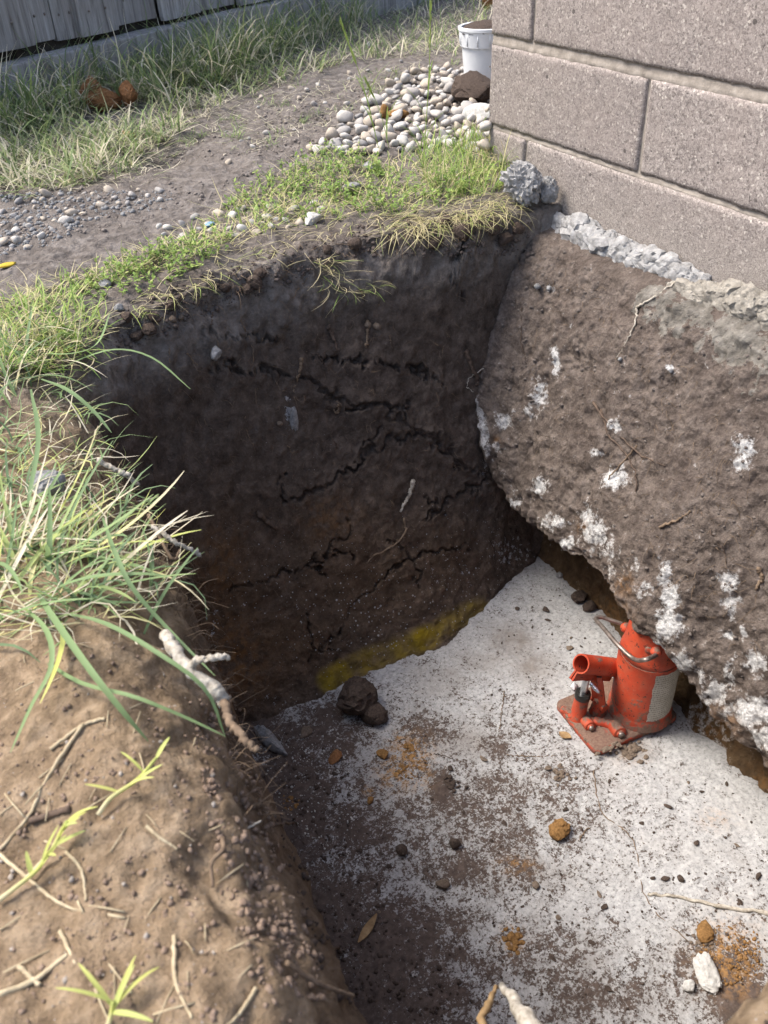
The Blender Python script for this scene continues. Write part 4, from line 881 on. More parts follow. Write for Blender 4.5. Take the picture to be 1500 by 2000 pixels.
LB = [([(322, 1240, -.065), (345, 1275, -.062), (372, 1310, -.066), (418, 1345, -.08), (438, 1375, -.09)], .010, .0085, ROOTPALE, 'thick lime-coated white root jutting from the left pit wall', [.012, .018, .022, .03, .04]),
      ([(437, 1372, -.085), (450, 1410, -.075), (475, 1440, -.07), (503, 1467, -.075)], .0065, .0045, ROOT, 'brown tapering root end continuing from the thick white root', [.04, .05, .055, .06]),
      ([(372, 1308, -.066), (382, 1290, -.055), (405, 1286, -.05), (430, 1282, -.05), (447, 1285, -.055)], .0055, .004, ROOTPALE, 'short white forked root stub above the thick white root', [.02, .035, .045, .05, .055]),
      ([(295, 1030, -.08), (330, 1050, -.09), (365, 1070, -.105), (392, 1083, -.12)], .0032, .0022, ROOTPALE, 'grey lichen-crusted twig over the pit edge, lower of two', [.008, .02, .025, .03]),
      ([(190, 900, -.08), (220, 915, -.09), (250, 930, -.10), (270, 948, -.12)], .0038, .003, ROOTPALE, 'grey lichen-crusted twig over the pit edge, upper of two', [.008, .015, .02, .02]),
      ([(290, 1005, -.12), (335, 1090, -.14), (352, 1075, -.15)], .0025, .0018, ROOT, 'thin brown stem bent over the pit edge by tufts', [.005, .02, .02]),
      ([(430, 1640), (425, 1670), (410, 1700), (415, 1740)], .0022, .0015, ROOT, 'thin tan root standing from the near left bank', [.004, .012, .012, .004]),
      ([(445, 1640, -.13), (470, 1625, -.14), (510, 1603, -.15)], .0013, .001, ROOTPALE, 'pale rootlet sticking out over the pit from near bank', [.005, .02, .03]),
      ([(100, 1465), (160, 1420), (205, 1405)], .003, .003, STRAW, 'pale dry stalk lying on the left bank, upper end', None),
      ([(165, 1415), (100, 1510), (60, 1590), (0, 1660)], .003, .003, STRAW, 'long pale dry stalk lying down the left bank', None),
      ([(0, 1670), (60, 1720), (130, 1770), (245, 1795)], .0028, .002, STRAW, 'long bent dry stalk across the lower left bank', None),
      ([(60, 1605), (100, 1592), (140, 1580)], .003, .0028, ROOTDARK, 'short dark stick on the left bank by dry stalk', None),
      ([(285, 1615), (310, 1635), (345, 1660)], .0026, .0024, STRAW, 'short straight straw piece on the left bank', None),
      ([(130, 1665), (160, 1700), (170, 1760)], .0024, .002, STRAW, 'bent straw piece below the bright sprouts', None),
      ([(0, 1945), (70, 1915), (135, 1865)], .004, .003, STRAW, 'broad pale straw at the lower left picture edge', None),
      ([(40, 1890), (80, 1925)], .0035, .003, STRAW, 'short thick straw stub at lower left', None), ([(340, 1830), (345, 1920), (375, 1990)], .003, .002, STRAW, 'bent pale straw low on the near bank', None),
      ([(120, 1820), (150, 1885)], .003, .002, STRAW, 'short straw lying below the long bent stalk', None), ([(500, 1930), (470, 1975), (440, 2010)], .003, .002, STRAW, 'blurred straw on the bank at bottom edge', None),
      ([(560, 1880, -.12), (620, 1920, -.15), (660, 1935, -.18), (690, 1945, -.20)], .0022, .0015, ROOT, 'brown root along the foot of the near left bank', [.01, .02, .03, .03])]
for k, (pp, a, b, mt, lb, lf) in enumerate(LB):
    if mt is STRAW: a *= .62; b *= .55
    elif a > .004: a *= .62; b *= .66
    root('root' if 'root' in lb else 'dry_stalk', pp, a, b, mt, lb, 'root' if 'root' in lb else 'stalk', seed=780 + k, lift=lf, n=26, sides=8 if a > .004 else 6, wob=.0010 if a > .003 else .0002, rw=.13 if a > .003 else .06)
# two blurred sticks standing up at the bottom edge, just in front of the camera
def stick(name, pts, r0, r1, mat, label, seed):
    V, Fs = tube(pts, r0, r1, 20, 10, .001, seed, .12); c = V.mean(0); o = link(name, mesh(name, V - c, Fs), mat, None, c); tag(o, label, 'stick')
stick('stick', [onz(980, 1925, -.34), onz(1010, 1965, -.30), onz(1040, 2010, -.27), onz(1120, 2140, -.3), np.array([-.97, -1.66, -.45])], .0035, .014, ROOTPALE, 'white peeled stick pointing up at the bottom edge', 1)
stick('stick', [onz(972, 1928, -.36), onz(955, 1960, -.34), onz(955, 2020, -.33), np.array([-1.0, -1.65, -.42])], .002, .005, LEAFDRY, 'thin tan curved stick beside the white peeled stick', 2)

# ------------------------------------------------------------------ bottle jack
JO = np.array([-.292, -.962, SLZ + .004])
jack = tag(empty('bottle_jack', JO), 'worn red hydraulic bottle jack standing on the slab under the footing edge', 'jack')
def jp(name, V, Fs, mat, grime=0., parent=None, smooth=True, auto=None):
    me = mesh(name, V, Fs, smooth); setattr_f(me, 'grime', np.broadcast_to(grime, (len(V),)))
    if auto: me.set_sharp_from_angle(angle=math.radians(auto))
    return link(name, me, mat, parent or jack)
def rbox(hx, hy, r, zs, n=7):
    """rounded-rectangle lathe: zs = list of (inset, z)"""
    out = []
    for (ins, z) in zs:
        rr = max(r - ins, .001); ring = []
        for cx, cy, a0 in ((hx - r, hy - r, 0), (-hx + r, hy - r, 90), (-hx + r, -hy + r, 180), (hx - r, -hy + r, 270)):
            for a in np.radians(np.linspace(a0, a0 + 90, n)): ring.append((cx + rr * math.cos(a), cy + rr * math.sin(a), z))
        out.append(ring)
    V = np.array(out).reshape(-1, 3); m_ = 4 * n; k = len(zs)
    i = np.arange(k - 1)[:, None] * m_; j = np.arange(m_)[None]; j2 = (j + 1) % m_
    Qs = np.stack([i + j, i + j2, i + m_ + j2, i + m_ + j], -1).reshape(-1, 4)
    V = np.vstack([V, [[0, 0, zs[-1][1]]], [[0, 0, zs[0][1]]]]); c = len(V) - 2; s = np.arange(m_)
    T = np.concatenate([np.stack([np.full(m_, c), (k - 1) * m_ + s, (k - 1) * m_ + (s + 1) % m_], -1), np.stack([np.full(m_, c + 1), (s + 1) % m_, s], -1)])
    return V, [Qs, T]
jr = math.radians(-4); JR = np.array([[math.cos(jr), -math.sin(jr), 0], [math.sin(jr), math.cos(jr), 0], [0, 0, 1]])
V, Fs = rbox(.108, .078, .018, [(.003, -.006), (0, -.003), (0, .007), (.003, .0105), (.010, .0115), (.03, .0118)])
jbase = jp('base_plate', V @ JR.T, Fs, PAINT, .62, auto=50)
BC = np.array([-.248, -.985]) - JO[:2]                                       # body axis
def at_body(V): return V + np.array([BC[0], BC[1], 0])
V, Fs = lathe([(.0, .010), (.070, .010), (.070, .014), (.0672, .019), (.0665, .026), (.065, .030), (.0635, .034), (.063, .036), (.063, .183), (.0622, .186), (.0605, .187), (.0608, .190), (.0615, .192), (.060, .200), (.057, .208), (.0525, .245), (.049, .275), (.044, .288), (0, .29)], 64)
gr = np.clip(sstep(.075, .015, V[:, 2]) * .75 + .30 * np.exp(-((V[:, 2] - .189) / .010) ** 2), 0, 1)
body = jp('body', at_body(V), Fs, PAINT, gr, auto=35)
V, Fs = lathe([(0, .28), (.021, .28), (.021, .305), (.019, .307), (0, .307)], 24); jp('ram', at_body(V), Fs, STEEL, auto=40)
# paper label wrapped round the camera-right side of the body
a0, a1, nu, nv_ = math.radians(238), math.radians(322), 26, 30
uu, vv2 = np.meshgrid(np.linspace(0, 1, nu), np.linspace(0, 1, nv_), indexing='ij')
P = np.stack([uu, vv2, uu * 0], -1); edge_j = .010 * fbm(P, 14, 3, 900)
aa = a0 + (a1 - a0) * uu + edge_j * 4 * ((uu == 0) | (uu == 1)); zz = .040 + .138 * vv2 + edge_j * .3 * ((vv2 == 0) | (vv2 == 1)); rr = .0636 + .0004 * fbm(P, 8, 2, 901)
V = np.stack([BC[0] + rr * np.cos(aa), BC[1] + rr * np.sin(aa), zz], -1).reshape(-1, 3); a, b = np.meshgrid(np.arange(nu - 1), np.arange(nv_ - 1), indexing='ij')
me = mesh('paper_label', V, np.stack([a * nv_ + b, (a + 1) * nv_ + b, (a + 1) * nv_ + b + 1, a * nv_ + b + 1], -1).reshape(-1, 4)); setattr_f(me, 'lu', uu.ravel()); setattr_f(me, 'lv', vv2.ravel())
o = link('paper_label', me, LABEL, body); o['label'] = 'stained paper label with illegible fine print'
# carrying handle: bent wire between two bosses
def wz2(px, py, h): return onz(px, py, SLZ + h) - JO
ps = [onaxis(1282, 1279, 1, -1.035) - JO, onaxis(1262, 1288, 1, -1.052) - JO, wz2(1238, 1287, .235), wz2(1206, 1259, .235), wz2(1178, 1226, .22), wz2(1164, 1210, .19), wz2(1172, 1205, .185), wz2(1192, 1211, .18), wz2(1216, 1219, .175)]
V, Fs = tube(ps, .0046, .0046, 60, 10); jp('carry_handle', V, Fs, STEEL)
for d in (ps[0], ps[-1]):
    V, Fs = lump(3, 5, .05); jp('handle_boss', V * .011 + (d * .5 + np.array([BC[0], BC[1], d[2]]) * .5) * np.array([1, 1, 0]) * 0 + np.array([d[0] + (BC[0] - d[0]) * .12, d[1] + (BC[1] - d[1]) * .12, d[2]]), Fs, PAINT, .15)
# filler plug
pa = math.radians(216); dirp = np.array([math.cos(pa), math.sin(pa), .12]); c = np.array([BC[0], BC[1], .238]) + dirp * np.array([.0535, .0535, 0])
V, Fs = lathe([(0, .0035), (.0055, .0035), (.0075, .002), (.008, -.004)], 20); plug = jp('filler_plug', orient(V, dirp) + c, Fs, PAINT, .6)
# pump: cylinder, seal, piston
pb = np.array([-.377, -.935, SLZ]) - JO; pdir = np.array([.10, 0, 1.]); pdir /= np.linalg.norm(pdir)
V, Fs = lathe([(0, .008), (.021, .008), (.021, .014), (.0165, .020), (.0155, .060), (.0155, .072), (0, .072)], 28); jp('pump_cylinder', orient(V, pdir) + pb + np.array([0, 0, .0]), Fs, PAINT, .45, auto=40)
V, Fs = lathe([(0, .070), (.0163, .070), (.0170, .074), (.0170, .082), (.0155, .086), (.008, .0865), (0, .0865)], 28); jp('pump_seal', orient(V, pdir) + pb, Fs, RUBBER, auto=40)
V, Fs = lathe([(0, .084), (.0075, .084), (.0075, .125), (0, .125)], 20); jp('piston', orient(V, pdir) + pb, Fs, ZINC, auto=40)
# handle socket: open clamp tube with two flanged lips below
sl0 = onaxis(1134.6, 1296.5, 1, -.937) - JO; sl1 = onaxis(1203, 1304, 1, -.937) - JO; ax = sl1 - sl0; Ls = np.linalg.norm(ax); ax /= Ls
side = np.cross(ax, [0, 0, 1]); side /= np.linalg.norm(side); upv = np.cross(side, ax)
def sock(ro, lip, lo, th):
    """section of a folded strap: round loop with two parallel lips going down"""
    pts = [(-.0035, -lo)]
    for a in np.radians(np.linspace(-100, 280, 34)): pts.append((ro * math.cos(a), ro * math.sin(a)))
    return pts
def strap(r, th, n=36):
    an = np.radians(np.linspace(-78, 258, n)); o_ = np.stack([r * np.cos(an), r * np.sin(an)], -1); i_ = np.stack([(r - th) * np.cos(an), (r - th) * np.sin(an)], -1)
    lipo = [(.0055, -r - .012), (.0055, -r - .002)]; lipi = [(.0012, -r - .012), (.0012, -r + .002)]
    outer = np.array([(lipo[0]), (lipo[1])] + [tuple(q) for q in o_] + [(-lipo[1][0], lipo[1][1]), (-lipo[0][0], lipo[0][1])])
    inner = np.array([(lipi[0]), (lipi[1])] + [tuple(q) for q in i_] + [(-lipi[1][0], lipi[1][1]), (-lipi[0][0], lipi[0][1])])
    return outer, inner
ou, inn = strap(.0205, .0032); k = len(ou)
def place(sec, s, drop=0.):
    return sl0 + ax * s + sec[:, :1] * side * 1.0 + (sec[:, 1:] - drop * (sec[:, 1:] < -.021)) * upv
rows = []
for s_, e_, dr in ((0, 0, .008), (.004, 0, .008), (.03, 0, .004), (Ls - .005, 0, .0), (Ls, 0, 0.)): rows.append((s_, dr))
VO = np.concatenate([place(ou, s, d) for s, d in rows]); VI = np.concatenate([place(inn, s, d) for s, d in rows]); nr = len(rows)
V = np.vstack([VO, VI]); off = nr * k; i = np.arange(nr - 1)[:, None] * k; j = np.arange(k - 1)[None]
QO = np.stack([i + j, i + j + 1, i + k + j + 1, i + k + j], -1).reshape(-1, 4); QI = QO[:, ::-1] + off
j1 = np.arange(k - 1); E0 = np.stack([j1, off + j1, off + j1 + 1, j1 + 1], -1); e = (nr - 1) * k; E1 = np.stack([e + j1, e + j1 + 1, off + e + j1 + 1, off + e + j1], -1)
i1 = np.arange(nr - 1) * k; L0 = np.stack([i1, i1 + k, off + i1 + k, off + i1], -1); L1 = np.stack([i1 + k - 1, off + i1 + k - 1, off + i1 + 2 * k - 1, i1 + 2 * k - 1], -1)
socket = jp('handle_socket', V, np.vstack([QO, QI, E0, E1, L0, L1]), PAINT, .12, auto=40)
V, Fs = lathe([(0, 0), (.0172, 0), (.0172, .002), (0, .002)], 24); jp('socket_back', orient(V, ax) + sl0 + ax * (Ls - .012), Fs, STEEL, parent=socket)
# links under the socket, pivot bolt, self-tapping screw
lk = onaxis(1170, 1372, 1, -.95) - JO
for s in (-1, 1):
    q0 = sl0 + ax * (Ls * .55) + upv * -.018 + side * .011 * s; q1 = lk + side * .011 * s
    V, Fs = tube([q0, q1], .0075, .0095, 8, 4); jp('link_arm', V * np.array([1, 1, 1]), Fs, PAINT, .35, auto=40)
V, Fs = lathe([(0, -.020), (.0095, -.020), (.0095, -.014), (.006, -.013), (.006, .013), (.0095, .014), (.0095, .020), (0, .020)], 18); jp('pivot_bolt', orient(V, side) + lk, Fs, PAINT, .35, auto=40)
V, Fs = lathe([(0, .002), (.017, .002), (.019, .012), (.013, .040), (.011, .048), (0, .048)], 20); jp('pivot_lug', V + np.array([lk[0], lk[1], .004]), Fs, PAINT, .6, auto=40)
s0 = onaxis(1153, 1334, 1, -.95) - JO; s1 = onaxis(1171, 1354, 1, -.975) - JO; sdr = s1 - s0; sL = np.linalg.norm(sdr); pr_ = []
for q in np.linspace(0, 1, 25): pr_.append(((.0046 - .0022 * q ** 4) * (1.18 if int(q * 24) % 2 else .82) * (1 if q < .9 else (1.02 - q) * 9), q * sL))
V, Fs = lathe([(0, 0)] + pr_ + [(0, sL * 1.02)], 14); jp('self_tapping_screw', orient(V, sdr) + s0, Fs, ZINC)
# bosses and release valve cast on the base
for (px, py, r, h) in ((1150, 1417, .0125, .016), (1208, 1430, .0150, .020)):
    q = onz(px, py, SLZ + .018) - JO; dv = np.array([-.25, -1, .25]); V, Fs = lathe([(0, .012), (r * .55, .012), (r * .62, .009), (r * .95, .008), (r, .004), (r, -.022), (0, -.024)], 22)
    bo = jp('valve_boss', orient(V, dv) + np.array([q[0], q[1], .016]), Fs, PAINT, .35, auto=40)
    V, Fs = lathe([(0, .016), (r * .5, .016), (r * .5, .006), (0, .006)], 6); jp('valve_screw', orient(V, dv) + np.array([q[0], q[1], .016]), Fs, STEEL, .3, parent=bo, smooth=False)
q0 = onz(1140, 1405, SLZ + .014) - JO; q1 = onz(1175, 1412, SLZ + .016) - JO; q2 = onz(1205, 1418, SLZ + .014) - JO; q3 = onz(1225, 1405, SLZ + .012) - JO
V, Fs = tube([q0, q1, q2, q3], .010, .011, 24, 10, .0005, 3, .08); jp('oil_channel_rib', V, Fs, PAINT, .30)
q0 = onz(1096, 1385, SLZ + .012) - JO; q1 = onz(1125, 1398, SLZ + .014) - JO; q2 = onz(1150, 1408, SLZ + .013) - JO
V, Fs = tube([q0, q1, q2], .008, .010, 18, 10, .0005, 4, .08); jp('oil_channel_rib', V, Fs, PAINT, .5)
# dirt caked on the base, a wisp of root, a small tag behind
for k, (px, py, r, lb) in enumerate([(1190, 1456, 22, 'flaky dry soil caked on the front corner of jack base'), (1170, 1430, 15, 'grey soil crumb heap between the jack valve bosses'), (1205, 1407, 10, 'small soil crumb on the jack base at the body foot'), (1160, 1438, 12, 'sandy soil patch left of the flaky soil on jack base')]):
    q = onz(px, py, SLZ + .016); rr = r * 1.85 / FPX; ac_ = Acc(); q_ = np.random.default_rng(k)
    for j_ in range(22):
        d_ = q_.normal(size=2) * .5; V, Fs = lump(2, 960 + k * 30 + j_, .5, 1.8, .22, .5); ac_.add(V * q_.uniform(.10, .36) * np.array([1, .8, .5]) + np.array([d_[0], d_[1], .02]), Fs)
    V, Fs = np.concatenate(ac_.V), np.concatenate(ac_.T)
    o = link('soil_crumbs', mesh('soil_crumbs', V * np.array([1.2, .8, .6]) * rr, Fs, False), CLODDRY, None, q + np.array([0, 0, -.003])); tag(o, lb, 'crumbs', kind='stuff')
V, Fs = tube([onz(1106, 1402, SLZ + .022), onz(1125, 1398, SLZ + .02), onz(1150, 1385, SLZ + .04), onz(1168, 1372, SLZ + .06)], .0006, .0005, 16, 5, .0006, 4); o = link('rootlet', mesh('rootlet', V, Fs), ROOT); tag(o, 'fine dry rootlet draped over the jack base', 'rootlet')
V, Fs = rbox(.010, .006, .002, [(0, 0), (0, .004)]); o = link('plastic_tag', mesh('plastic_tag', V, Fs), PLASTIC, None, onz(1120, 1341, SLZ + .005), (.5, .2, .5)); tag(o, 'tiny white plastic tag on the slab behind the jack pump', 'tag')

# ------------------------------------------------------------------ bucket of soil behind the wall corner
bp = onz(948, 158, GZ + .02); bd = (bp - CAM) @ FW; br = 50 * bd / FPX
bk = tag(empty('bucket', (bp[0], bp[1], GZ)), 'white plastic bucket heaped with dark soil, half hidden by the wall', 'bucket')
hB = br * 2.15
V, Fs = lathe([(0, 0), (br * .80, 0), (br * .93, hB * .70), (br * .90, hB * .70), (br * .78, .01), (0, .01)], 48); me = mesh('pail', V, Fs); me.set_sharp_from_angle(angle=.6); link('pail', me, PLASTIC, bk)
V, Fs = lathe([(br * .93, hB * .70), (br * 1.0, hB * .705), (br * 1.045, hB * .95), (br * 1.08, hB * .955), (br * 1.08, hB), (br * 1.03, hB * 1.01), (br * .96, hB), (br * .92, hB * .72)], 48); me = mesh('rim_band', V, Fs); me.set_sharp_from_angle(angle=.6); rb_ = link('rim_band', me, PLASTIC, bk)
for k in range(14):
    a = k * math.tau / 14 + .2; V, Fs = rbox(br * .012, br * .02, .001, [(0, 0), (0, hB * .2)]); c = np.array([math.cos(a) * br * 1.03, math.sin(a) * br * 1.03, hB * .73])
    link('rib', mesh('rib', V @ np.array([[math.cos(a), math.sin(a), 0], [-math.sin(a), math.cos(a), 0], [0, 0, 1]]) + c, Fs, False), PLASTIC, rb_)
V, Fs = lump(4, 88, .10, 2, .08); V = V * np.array([br * .97, br * .97, br * .30]); V[:, 2] = np.maximum(V[:, 2], -.02)
o = link('bucket_soil', mesh('bucket_soil', V, Fs), CLOD, None, (bp[0], bp[1], GZ + hB * .92)); tag(o, 'dark crumbly soil filling the white bucket', 'soil', kind='stuff')

# ------------------------------------------------------------------ grass, weeds, straw (uncountable)
def bases(pxy):
    return np.array([hit(x, y)[0] for x, y in pxy])
def grassobj(name, groups, mat, label, cat='grass'):
    acc = Acc()
    for (V, Q_, ti) in groups: acc.add(V, Q_, ti)
    o = link(name, acc.me(name, True, 'tint'), mat); tag(o, label, cat, kind='stuff'); return o
gr_ = np.random.default_rng(31)
AVOID = np.zeros((0, 3))
def patch(n, poly, L, W, lean, droop, tint, seg=4, az=None, clump=0, zmax=None):
    q = inpoly(n if not clump else max(2, n // clump), poly, gr_); b = bases(q)
    if clump:
        b = np.repeat(b, clump, 0)[:n]; b[:, :2] += gr_.normal(size=(len(b), 2)) * .012
    if len(AVOID): b = b[np.min(np.linalg.norm(b[:, None, :2] - AVOID[None, :, :2], axis=2), 1) > .085]
    m_ = len(b); b[:, 2] -= .004
    U = gr_.uniform
    V, Q_, ix = blades(b, U(0, 6.28, m_) if az is None else gr_.normal(az, 1.0, m_), U(*lean, m_), U(*L, m_), U(*W, m_), U(*droop, m_), seg, False, gr_.normal(0, .8, m_))
    t = np.clip(gr_.choice(tint[0], m_, p=tint[1]) + gr_.normal(0, .07, m_), 0, 1); return V, Q_, t[ix]
AVOID = np.array([hit(x, y + 8)[0] for x, y in ((185, 205), (205, 222), (255, 215), (215, 235), (245, 235))])
FARP = [(-60, 210), (0, 200), (180, 172), (330, 108), (480, 32), (560, -30), (955, -30), (955, 55), (890, 110), (700, 120), (600, 150), (470, 195), (380, 235), (300, 300), (230, 350), (120, 372), (-60, 380)]
NEARF = [(-60, 215), (0, 205), (180, 180), (330, 116), (480, 40), (560, -20), (800, -20), (700, 60), (540, 120), (400, 190), (240, 230), (120, 260), (-60, 290)]
grassobj('grass', [patch(5200, FARP, (.05, .13), (.003, .006), (.3, 1.3), (.2, 1.2), ([.1, .35, .6, .85], [.25, .3, .2, .25]), 3),
                   patch(4200, NEARF, (.10, .28), (.003, .0065), (.05, .8), (.4, 1.9), ([.1, .3, .55, .9], [.22, .30, .20, .28]), 4, None, 14),
                   patch(1500, [(330, 116), (480, 40), (560, -20), (800, -20), (700, 60), (540, 120), (420, 160)], (.14, .32), (.003, .006), (.05, .7), (.5, 1.8), ([.15, .35, .55, .9], [.25, .3, .2, .25]), 4, None, 12),
                   patch(3800, FARP, (.06, .16), (.0018, .0035), (1.1, 1.55), (-.2, .4), ([.75, .95], [.5, .5]), 3)], GRASS_FAR, 'tall shaded grass mixed with dry blades along the fence')
DRYP = [(220, 345), (300, 290), (380, 235), (480, 195), (620, 160), (880, 100), (955, 100), (900, 135), (760, 165), (640, 250), (480, 300), (420, 250), (330, 330), (270, 370)]
grassobj('dry_grass', [patch(900, DRYP, (.03, .09), (.0015, .003), (1.2, 1.6), (-.3, .5), ([.8, .95, .5], [.4, .4, .2]), 3), patch(420, DRYP, (.02, .05), (.002, .003), (.4, 1.3), (.2, 1.), ([.15, .4], [.5, .5]), 3, None, 12)], GRASS_FAR, 'flattened dry grass thatch on the brown dirt')
RIMP = [(430, 405), (560, 335), (640, 300), (760, 320), (830, 300), (950, 280), (1000, 330), (990, 375), (900, 400), (800, 425), (640, 432), (540, 450), (470, 475), (380, 505), (250, 545), (100, 600), (-40, 640), (-40, 590), (100, 560), (280, 500), (400, 450)]
HANG = [(1000, 375), (900, 398), (780, 425), (760, 450), (860, 440), (960, 420), (1010, 400)]
grassobj('rim_grass', [patch(1500, RIMP, (.015, .055), (.0018, .0036), (.2, 1.3), (.2, 1.2), ([.2, .45, .62, .85], [.25, .4, .2, .15]), 3),
                       patch(1900, RIMP, (.03, .10), (.0012, .0026), (1., 1.6), (-.2, .6), ([.85, .97], [.5, .5]), 3),
                       patch(420, [(820, 300), (950, 280), (1000, 335), (985, 375), (880, 395), (820, 360)], (.05, .12), (.0016, .003), (.1, .9), (.2, 1.3), ([.3, .5, .9], [.4, .35, .25]), 4),
                       patch(260, [(240, 590), (430, 500), (600, 440), (780, 425), (780, 450), (600, 470), (440, 530), (260, 620)], (.03, .08), (.001, .0018), (.8, 1.7), (.5, 1.6), ([.85, .95, .6], [.45, .35, .2]), 5, -1.6),
                       patch(420, HANG, (.05, .11), (.001, .0019), (.8, 1.6), (.6, 1.6), ([.85, .95, .6], [.45, .35, .2]), 5, -2.0),
                       patch(800, [(0, 600), (120, 590), (200, 620), (180, 690), (100, 720), (-30, 760)], (.03, .09), (.0016, .0035), (.4, 1.5), (.2, 1.2), ([.3, .5, .88], [.3, .3, .4]), 4)], GRASS_RIM, 'bright short grass growing along the far rim of the pit')
THP = [(-40, 620), (110, 640), (150, 760), (190, 860), (260, 960), (320, 1080), (300, 1180), (150, 1230), (-40, 1260)]
grassobj('thatch', [patch(600, THP, (.03, .10), (.001, .0028), (.9, 1.6), (-.3, .6), ([.9, 1., .6, .3], [.35, .35, .15, .15]), 4), patch(260, THP, (.04, .10), (.002, .004), (.3, 1.3), (.2, 1.3), ([.1, .4, .62], [.4, .4, .2]), 5, None, 10)], GRASS_NEAR, 'matted dry grass lying under the tufts at the left bank')
grassobj('hanging_grass', [patch(70, [(598, 500), (640, 488), (690, 545), (690, 585), (640, 570)], (.03, .075), (.001, .002), (1.2, 2.2), (-.2, .8), ([.9, .97, .5], [.5, .3, .2]), 5, -.7), patch(26, [(700, 540), (760, 560), (700, 575)], (.02, .05), (.001, .002), (1.2, 1.9), (-.2, .8), ([.5, .9], [.5, .5]), 5, -.4)], GRASS_RIM, 'straw-like grass sprig caught on the upper back wall')
# leafy weeds on the far rim: little oval leaves on short stems
def weeds(n, poly, hh, ls, name, label):
    acc = Acc(); b = bases(inpoly(n, poly, gr_))
    for p in b:
        h = gr_.uniform(*hh); top = p + np.array([gr_.normal() * .012, gr_.normal() * .012, h]); V, Fs = tube([p, (p + top) / 2 + gr_.normal(size=3) * .003, top], .0007, .0005, 4, 3, cap=False); acc.add(V, Fs, gr_.uniform(.3, .55))
        for k in range(gr_.integers(5, 10)):
            t = gr_.uniform(.25, 1.05); c = p + (top - p) * t; a = gr_.uniform(0, 6.28); l = gr_.uniform(*ls); el = gr_.uniform(-.2, .9); d = np.array([math.cos(a) * math.cos(el), math.sin(a) * math.cos(el), math.sin(el)]); s = np.array([-math.sin(a), math.cos(a), 0]) * l * .27
            V = np.array([c, c + d * l * .45 - s, c + d * l * .45 + s + np.array([0, 0, l * .05]), c + d * l]); acc.add(V, np.array([[0, 1, 3], [0, 3, 2]]), np.clip(gr_.normal(.42, .14), 0, .68))
    o = link(name, acc.me(name, False, 'tint'), GRASS_RIM); tag(o, label, 'weeds', kind='stuff')
weeds(330, [(430, 410), (560, 335), (640, 295), (700, 290), (800, 370), (880, 350), (960, 330), (980, 370), (800, 415), (640, 425), (520, 440)], (.01, .045), (.006, .014), 'rim_weeds', 'bright green small-leaved weeds spread over the far rim')
weeds(170, [(150, 540), (300, 490), (420, 450), (470, 470), (330, 560), (220, 590), (100, 600)], (.006, .03), (.006, .012), 'corner_weeds', 'low yellowish weeds at the far pit corner')
# soil crumbs over banks, rim, wall feet and slab
def crumbs(n, poly, rlo, rhi, mat, name, label, zlim=None, sub=1, lift=.2):
    acc = Acc(); Vs = [lump(sub, 70 + k, .55, 2.2, .2, .6) for k in range(6)]
    for (x, y) in inpoly(n, poly, gr_):
        P, nrm = hit(x, y); r = rlo * (rhi / rlo) ** (gr_.uniform() ** 2.2); V, Fs = Vs[gr_.integers(6)]; a = gr_.uniform(0, 6.28); c, s = math.cos(a), math.sin(a)
        V = V * np.array([1, gr_.uniform(.6, 1), gr_.uniform(.5, .9)]) * r; V = V @ np.array([[c, -s, 0], [s, c, 0], [0, 0, 1]]).T
        acc.add(V + P + nrm * r * lift, Fs)
    o = link(name, acc.me(name, False), mat); tag(o, label, 'crumbs', kind='stuff')
CR_DAMP = m_simple('damp_crumb', (.05, .039, .034), (.14, .113, .10), 200); CR_BANK = m_simple('bank_crumb', (.13, .092, .066), (.30, .22, .165), 200); CR_DIRT = m_simple('dirt_crumb', (.12, .10, .086), (.30, .26, .23), 200)
crumbs(1500, [(180, 640), (330, 560), (500, 500), (700, 440), (900, 410), (1040, 430), (1040, 500), (900, 500), (700, 500), (520, 570), (330, 650), (230, 690)], .0010, .008, CR_DAMP, 'rim_crumbs', 'loose dark soil crumbs along the upper back wall')
crumbs(1400, [(0, 380), (440, 350), (640, 280), (960, 130), (880, 120), (700, 160), (450, 240), (240, 350), (0, 400), (0, 500), (300, 430), (450, 380), (640, 280), (500, 300)], .0012, .008, CR_DIRT, 'dirt_crumbs', 'grey-brown crumbs over the bare dirt')
crumbs(1700, [(380, 1250), (480, 1400), (540, 1650), (640, 1950), (520, 1960), (430, 1700), (380, 1450)], .0006, .0050, CR_BANK, 'slope_crumbs', 'loose brown crumbs on the bank side of the pit')
crumbs(1300, [(0, 1350), (200, 1200), (380, 1250), (470, 1500), (560, 1850), (600, 2000), (0, 2000)], .0005, .0036, CR_BANK, 'bank_crumbs', 'loose tan crumbs on the near left bank')
crumbs(700, [(0, 380), (120, 375), (340, 372), (330, 410), (180, 430), (100, 480), (0, 500)], .002, .009, GREYSTONE, 'gravel', 'grey gravel strewn over the bare dirt at left')
crumbs(500, [(560, 330), (640, 260), (760, 170), (860, 110), (700, 150), (560, 220), (480, 300)], .0015, .007, CR_DIRT, 'yard_crumbs', 'soil crumbs over the brown yard dirt')
crumbs(90, [(0, 1300), (200, 1200), (380, 1300), (450, 1500), (520, 1850), (0, 2000)], .0008, .0036, MORTAR, 'bank_grit', 'pale grit specks scattered on the near left bank')
crumbs(1000, [(1050, 450), (1250, 560), (1500, 680), (1500, 1450), (1330, 1290), (1080, 1050), (960, 920), (950, 700), (1000, 500)], .0012, .0065, m_simple('crust_crumb', (.06, .05, .044), (.20, .17, .15), 200), 'crust_crumbs', 'small soil crumbs stuck to the footing face', lift=-.25)
